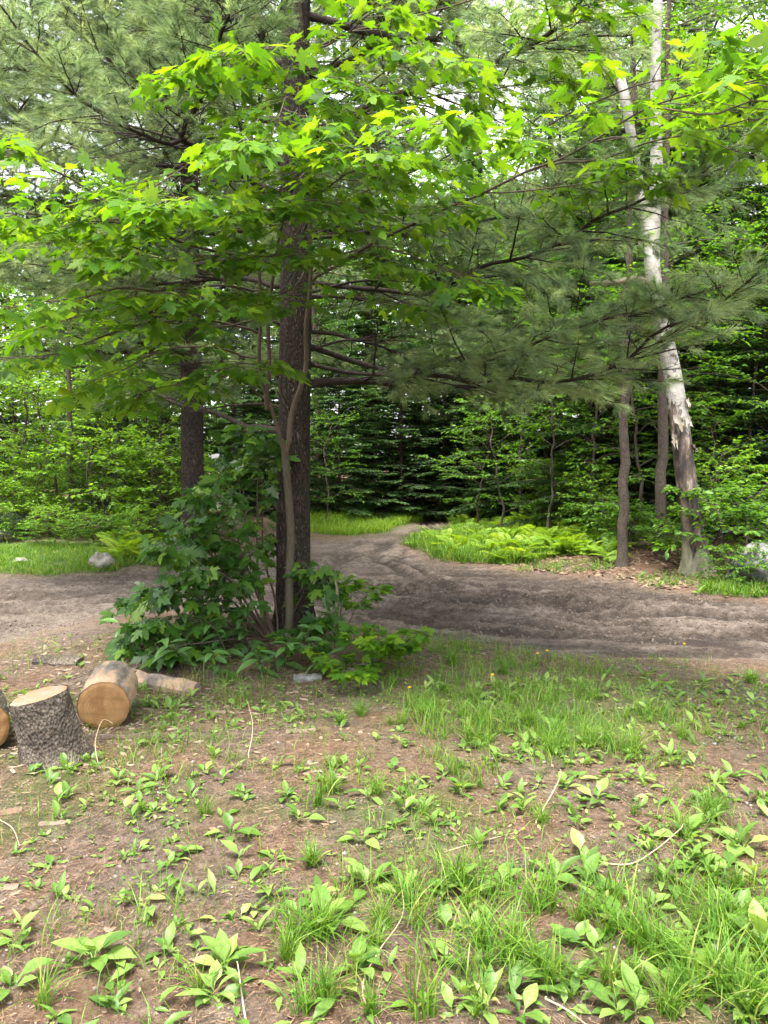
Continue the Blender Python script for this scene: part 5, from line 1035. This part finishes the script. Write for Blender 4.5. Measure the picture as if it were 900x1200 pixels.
for px, py, n, s, ks, lab in ((108, 1128, 10, (.11, .18), (0, 1, 2), 'large upright plantain rosette in the lower left dirt'), (262, 1135, 10, (.10, .16), (1, 3, 0), 'leafy dock like rosette right of the large left plantain'), (250, 1165, 6, (.08, .13), (0, 3), 'low rosette below the dock like one'), (385, 1085, 7, (.12, .17), (0, 2), 'plantain with broad ribbed leaves among the lower left tufts'),
                          (432, 1042, 6, (.12, .17), (0, 1), 'tall broad plantain above the lower left tufts'), (470, 1050, 6, (.11, .16), (1, 0), 'plantain right of the tall broad one at lower centre'), (535, 1040, 5, (.12, .17), (3, 1), 'narrow leaved plantain standing up at lower centre'), (540, 928, 7, (.09, .13), (0, 1, 2), 'low plantain rosette in the middle of the yard'), (270, 978, 6, (.09, .14), (0, 2), 'plantain rosette left of centre in bare dirt'), (470, 950, 6, (.09, .13), (3, 1), 'toothed looking rosette left of the middle plantain'),
                          (425, 985, 6, (.10, .14), (0, 2), 'wide plantain below the toothed looking rosette'), (700, 938, 7, (.09, .13), (0, 2), 'plantain rosette right of the middle with round leaves'), (585, 950, 6, (.10, .13), (4, 3), 'dark narrow leaved clump right of the middle plantain'), (560, 990, 6, (.08, .12), (1, 3), 'low rosette on the bare patch below the middle plantain'), (806, 985, 7, (.12, .18), (1, 0), 'plantain with upright leaves right of the dry stem'), (868, 992, 8, (.12, .19), (1, 0, 3), 'broad spreading plantain at the right edge'),
                          (690, 1040, 7, (.11, .16), (0, 1), 'plantain in the lower right grass left side'), (720, 1085, 6, (.11, .17), (1, 0), 'plantain partly covered by the dark dense tuft'), (650, 1030, 6, (.11, .16), (1, 3), 'plantain over the big centre tuft'), (865, 1075, 7, (.12, .18), (1, 0), 'plantain above the bottom right tufts'), (890, 1110, 6, (.13, .19), (1, 3), 'long leaved plantain at the right edge low down'), (880, 1200, 6, (.12, .17), (0, 1), 'plantain in the very corner at bottom right'), (140, 915, 6, (.08, .13), (1, 0), 'weed right below the leaning log'),
                          (240, 905, 6, (.09, .13), (1, 3), 'weed in the grass right of the logs'), (185, 915, 6, (.08, .12), (0, 3), 'weed between the leaning log and the grass'), (12, 1158, 5, (.11, .15), (0, 1), 'plantain cut by the left edge near the bottom'), (132, 1180, 5, (.08, .12), (0, 3), 'low weed below the large left plantain'), (20, 1100, 5, (.08, .13), (1, 0), 'weed at the left edge beside the large plantain'), (145, 1005, 7, (.05, .09), (3, 4), 'small toothy rosette in the bare left dirt'),
                          (640, 800, 6, (.09, .13), (0, 2), 'plantain standing in the grass near the dandelions'), (755, 795, 7, (.10, .15), (3, 4), 'leafy weed at the road edge in the right half'), (825, 800, 7, (.09, .13), (3, 4), 'second leafy weed at the road edge further right'), (878, 795, 8, (.11, .16), (3, 4), 'taller leafy weed at the road edge near the right side'), (712, 790, 6, (.08, .12), (4, 3), 'narrow leaf weed at the road edge right of the dandelions'),
                          (860, 910, 8, (.08, .12), (3, 4), 'dark spreading weed at the right middle'), (830, 1020, 6, (.09, .14), (0, 1), 'weed between the two right plantains and the tufts'), (350, 960, 6, (.08, .12), (0, 1), 'weed left of the wide plantain'), (320, 1010, 5, (.08, .12), (0, 3), 'weed in bare dirt left of the tall broad plantain'), (70, 1050, 6, (.06, .10), (3, 0), 'small weed above the large left plantain')):
    weed(G(px, py), n, s, lab, WG, ks)
def zone_weeds(n, box, size, label, group, kinds, nl=(4, 7)):
    c = 0
    while c < n:
        px, py = R.uniform(box[0], box[2]), R.uniform(box[1], box[3]); g = G(px, py)
        if masks(g[:1], g[1:2])[1][0] > .35: continue
        u = (px - box[0]) / (box[2] - box[0]); v = (py - box[1]) / (box[3] - box[1]); weed(g, int(R.integers(*nl)), size, label + (', left' if u < .33 else ', middle' if u < .67 else ', right') + (' back' if v < .5 else ' front'), group, kinds); c += 1
zone_weeds(44, (30, 880, 420, 980), (.05, .11), 'small broad leaved weed between the logs and the centre', 'small weeds left of the centre', (0, 1, 3))
zone_weeds(30, (0, 985, 330, 1195), (.04, .09), 'small weed in the bare dirt of the lower left', 'small weeds at lower left', (0, 3, 4))
zone_weeds(44, (420, 850, 720, 980), (.05, .11), 'small weed in the middle grass', 'small weeds in the middle', (0, 2, 3))
zone_weeds(28, (730, 820, 900, 1000), (.05, .11), 'small weed in the thin growth at the right middle', 'small weeds at the right middle', (1, 3, 4))
zone_weeds(52, (340, 1000, 900, 1195), (.07, .14), 'weed half hidden among the lower right grass tufts', 'weeds among the lower tufts', (0, 1, 3))
zone_weeds(16, (160, 800, 400, 870), (.06, .12), 'weed in the short grass in front of the bush', 'weeds in front of the bush', (1, 3))
zone_weeds(8, (30, 760, 180, 800), (.06, .12), 'weed around the bark slab behind the logs', 'weeds behind the logs', (3, 4))
zone_weeds(16, (730, 668, 900, 700), (.10, .18), 'low leafy weed on the needle bank at the foot of the birch', 'weeds at the birch foot', (0, 3))
# seedling ground cover too small to count
cov = Acc(); n = 5200; x_ = R.uniform(-3.2, 4.4, n); y_ = R.uniform(1.7, 6.6, n); k = (fbm(x_ * 1.8, y_ * 1.8, 331, 3) > .02) & (masks(x_, y_)[1] < .3); x_, y_ = x_[k], y_[k]; m = len(x_)
for e in range(3):
    a = R.uniform(0, 6.28, m); D = np.stack([np.cos(a), np.sin(a), R.uniform(.1, .7, m)], 1); Xa, Ya, Za = frames(D, nrm(np.array([0, 0, 1.0]) + rvec(m, .3))); s = R.uniform(.012, .034, m)[:, None]
    V, F = inst(SMALL[0], SMALL[1], np.stack([x_, y_, hq(x_, y_) + .004], 1), Xa * s, Ya * s, Za * s); cov.add(V, F, np.repeat(R.random(m), len(SMALL[0])))
tag(obj('ground_cover', amesh('ground_cover', cov, M['weed'])), 'tiny green seedlings and clover spread through the yard', kind='stuff')

PW = [lance_leaf(1, w, 4, c, f, pt, s) for s, (w, c, f, pt) in enumerate(((.40, .6, .16, .38), (.26, .6, .2, .2), (.34, .9, .12, .4)))]
low = Acc(); n = 2100; x_ = R.uniform(-3.2, 4.4, n); y_ = 1.75 + 3.6 * R.random(n) ** 1.1; k = (fbm(x_ * 1.5 + 3, y_ * 1.5, 351, 3) > -.05 + .12 * (x_ < -.3)) & (masks(x_, y_)[1] < .25); x_, y_ = x_[k], y_[k]; m = len(x_)
for e in range(4):
    a = R.uniform(0, 6.28, m); D = np.stack([np.cos(a), np.sin(a), R.uniform(.3, 2.2, m)], 1); Xa, Ya, Za = frames(D, nrm(np.stack([-np.cos(a), -np.sin(a), np.ones(m)], 1) + rvec(m, .3))); q_ = (.022 + .085 * R.random(m) ** 1.8)[:, None]; t_ = PW[e % 3]
    V, F = inst(t_[0], t_[1], np.stack([x_ + R.normal(0, .006, m), y_, hq(x_, y_) - .004], 1), Xa * q_, Ya * q_, Za * q_); low.add(V, F, np.repeat(R.random(m), len(t_[0])))
tag(obj('low_weeds', amesh('low_weeds', low, M['weed'])), 'mass of low seedling weeds filling the gaps in the yard growth', kind='stuff')
# dandelions
for px, py, h, lab in ((577, 812, .12, 'yellow dandelion in the grass left of the other two'), (641, 778, .10, 'yellow dandelion at the road edge in the grass'), (630, 780, .09, 'yellow dandelion beside the road edge one'), (801, 790, .22, 'tall yellow hawkweed flower at the right road edge'), (480, 815, .05, 'orange yellow flower low by the seedlings')):
    b = G(px, py); t = thing('dandelion', lab, 'flower', b, 'yellow flowers'); acc = Acc(); acc.add(*tube(np.array([(0, 0, 0), (.005, 0, h * .5), (0, .004, h)]), .0022, 4)); obj('stem', amesh('stem', acc, M['weed']), t)
    acc = Acc()
    for q in range(22):
        a = q * .7; el = .2 + .9 * (q / 22); D = np.array([math.cos(a) * math.cos(el), math.sin(a) * math.cos(el), math.sin(el)]); Xa, Ya, Za = frames(D[None], np.array([[0, 0, 1.0]])); V, F = inst(TINY[0], TINY[1], np.array([[0, 0, h]]), Xa * .008, Ya * .016, Za * .016); acc.add(V, F)
    obj('petals', amesh('petals', acc, M['yellow']), t)

# ------------------------------------------------------------------ litter and clods
def flat_bits(n, reg, ln, wd, mat, name, label, thr=None, lift=.004, noroad=.6, tilt=.25, thin=False):
    x_ = R.uniform(reg[0], reg[2], n); y_ = R.uniform(reg[1], reg[3], n); k = masks(x_, y_)[1] < noroad
    if thr is not None: k &= fbm(x_ * 1.2, y_ * 1.2, 401, 3) > thr
    x_, y_ = x_[k], y_[k]; m = len(x_); a = R.uniform(0, 6.283, m); D = np.stack([np.cos(a), np.sin(a), R.normal(0, tilt * .5, m)], 1); Xa, Ya, Za = frames(D, nrm(np.array([0, 0, 1.0]) + rvec(m, tilt)))
    L = R.uniform(*ln, m)[:, None]; w = R.uniform(*wd, m)[:, None]; TV = np.array([(-.35, -.5, 0), (.15, -.42, .1), (.5, .05, -.1), (.1, .5, .1), (-.45, .2, -.05), (0, 0, .3)]); TF = np.array([(0, 1, 5), (1, 2, 5), (2, 3, 5), (3, 4, 5), (4, 0, 5)])
    if thin: TV = np.array([(-.5, -.5, 0), (.5, -.5, 0), (.3, .5, 0), (-.3, .5, .0), (0, 0, 1.5)]); TF = np.array([(0, 1, 4), (4, 2, 3)])
    V, F = inst(TV, TF, np.stack([x_, y_, hq(x_, y_) + lift], 1), Xa * w, Ya * L, Za * w * .6); A = Acc(); A.add(V, F, np.repeat(R.random(m), len(TV))); tag(obj(name, amesh(name, A, mat, smooth=False)), label, kind='stuff')
flat_bits(60000, (-3.4, 1.6, 4.6, 7.2), (.03, .085), (.0018, .0032), M['needle_litter'], 'pine_needle_litter', 'fallen brown pine needles over the yard earth', -.25, .006, .9, .2, True)
flat_bits(2200, (-3.4, 1.6, 4.4, 6.6), (.008, .03), (.003, .010), M['chip'], 'wood_chips', 'small pale wood chips scattered on the earth')
flat_bits(500, (-3.2, 1.7, 4.2, 6.6), (.02, .05), (.012, .028), M['dead_leaf'], 'leaf_litter', 'dry brown leaf scraps scattered on the earth', None, .006, .7, .35)
flat_bits(4200, (.5, 9.2, 7, 13.5), (.05, .11), (.02, .05), M['dead_leaf'], 'bank_litter', 'rust brown needle and leaf litter under the birch', None, .01, .25, .4)
flat_bits(1200, (-3.2, 3.6, -.2, 6.4), (.03, .08), (.012, .03), M['chip'], 'bark_scraps', 'scraps of bark and chips round the cut logs', .0)
def lumps(n, reg, sz, mat, name, label, road):
    x_ = R.uniform(reg[0], reg[2], n); y_ = R.uniform(reg[1], reg[3], n); rm_ = masks(x_, y_)[1]; k = (rm_ > .6) if road else (rm_ < .4)
    if road: k &= fbm(x_ * .9, y_ * 1.5, 421, 3) > -.05
    x_, y_ = x_[k], y_[k]; m = len(x_); Xa, Ya, Za = frames(rvec(m), rvec(m)); s = R.uniform(sz[0] ** .5, sz[1] ** .5, m)[:, None] ** 2
    TV = np.array([(1, 0, 0), (-.9, .1, 0), (0, .8, .1), (.1, -1, 0), (0, .1, .7), (.1, 0, -.6)]); TF = np.array([(0, 2, 4), (2, 1, 4), (1, 3, 4), (3, 0, 4), (2, 0, 5), (1, 2, 5), (3, 1, 5), (0, 3, 5)])
    V, F = inst(TV, TF, np.stack([x_, y_, hq(x_, y_) + s[:, 0] * .15], 1), Xa * s, Ya * s, Za * s); V += R.normal(0, 1, V.shape) * np.repeat(s, 6, 0) * .18
    A = Acc(); A.add(V, F, np.repeat(R.random(m), 6)); tag(obj(name, amesh(name, A, mat)), label, kind='stuff')
lumps(26000, (-6, 5.6, 6, 12), (.004, .02), M['clod'], 'mud_clods', 'crumbled mud clods thrown up along the ruts', True)
lumps(900, (-3.2, 1.7, 4.2, 6.8), (.003, .014), M['pebble'], 'pebbles', 'small grey pebbles lying in the yard earth', False)
lumps(9000, (-3.4, 1.7, 4.4, 6.8), (.003, .013), M['clod'], 'soil_crumbs', 'small dark crumbs of soil in the yard', False)
print('tris', sum(len(m.polygons) for m in bpy.data.meshes), 'objects', len(bpy.data.objects))
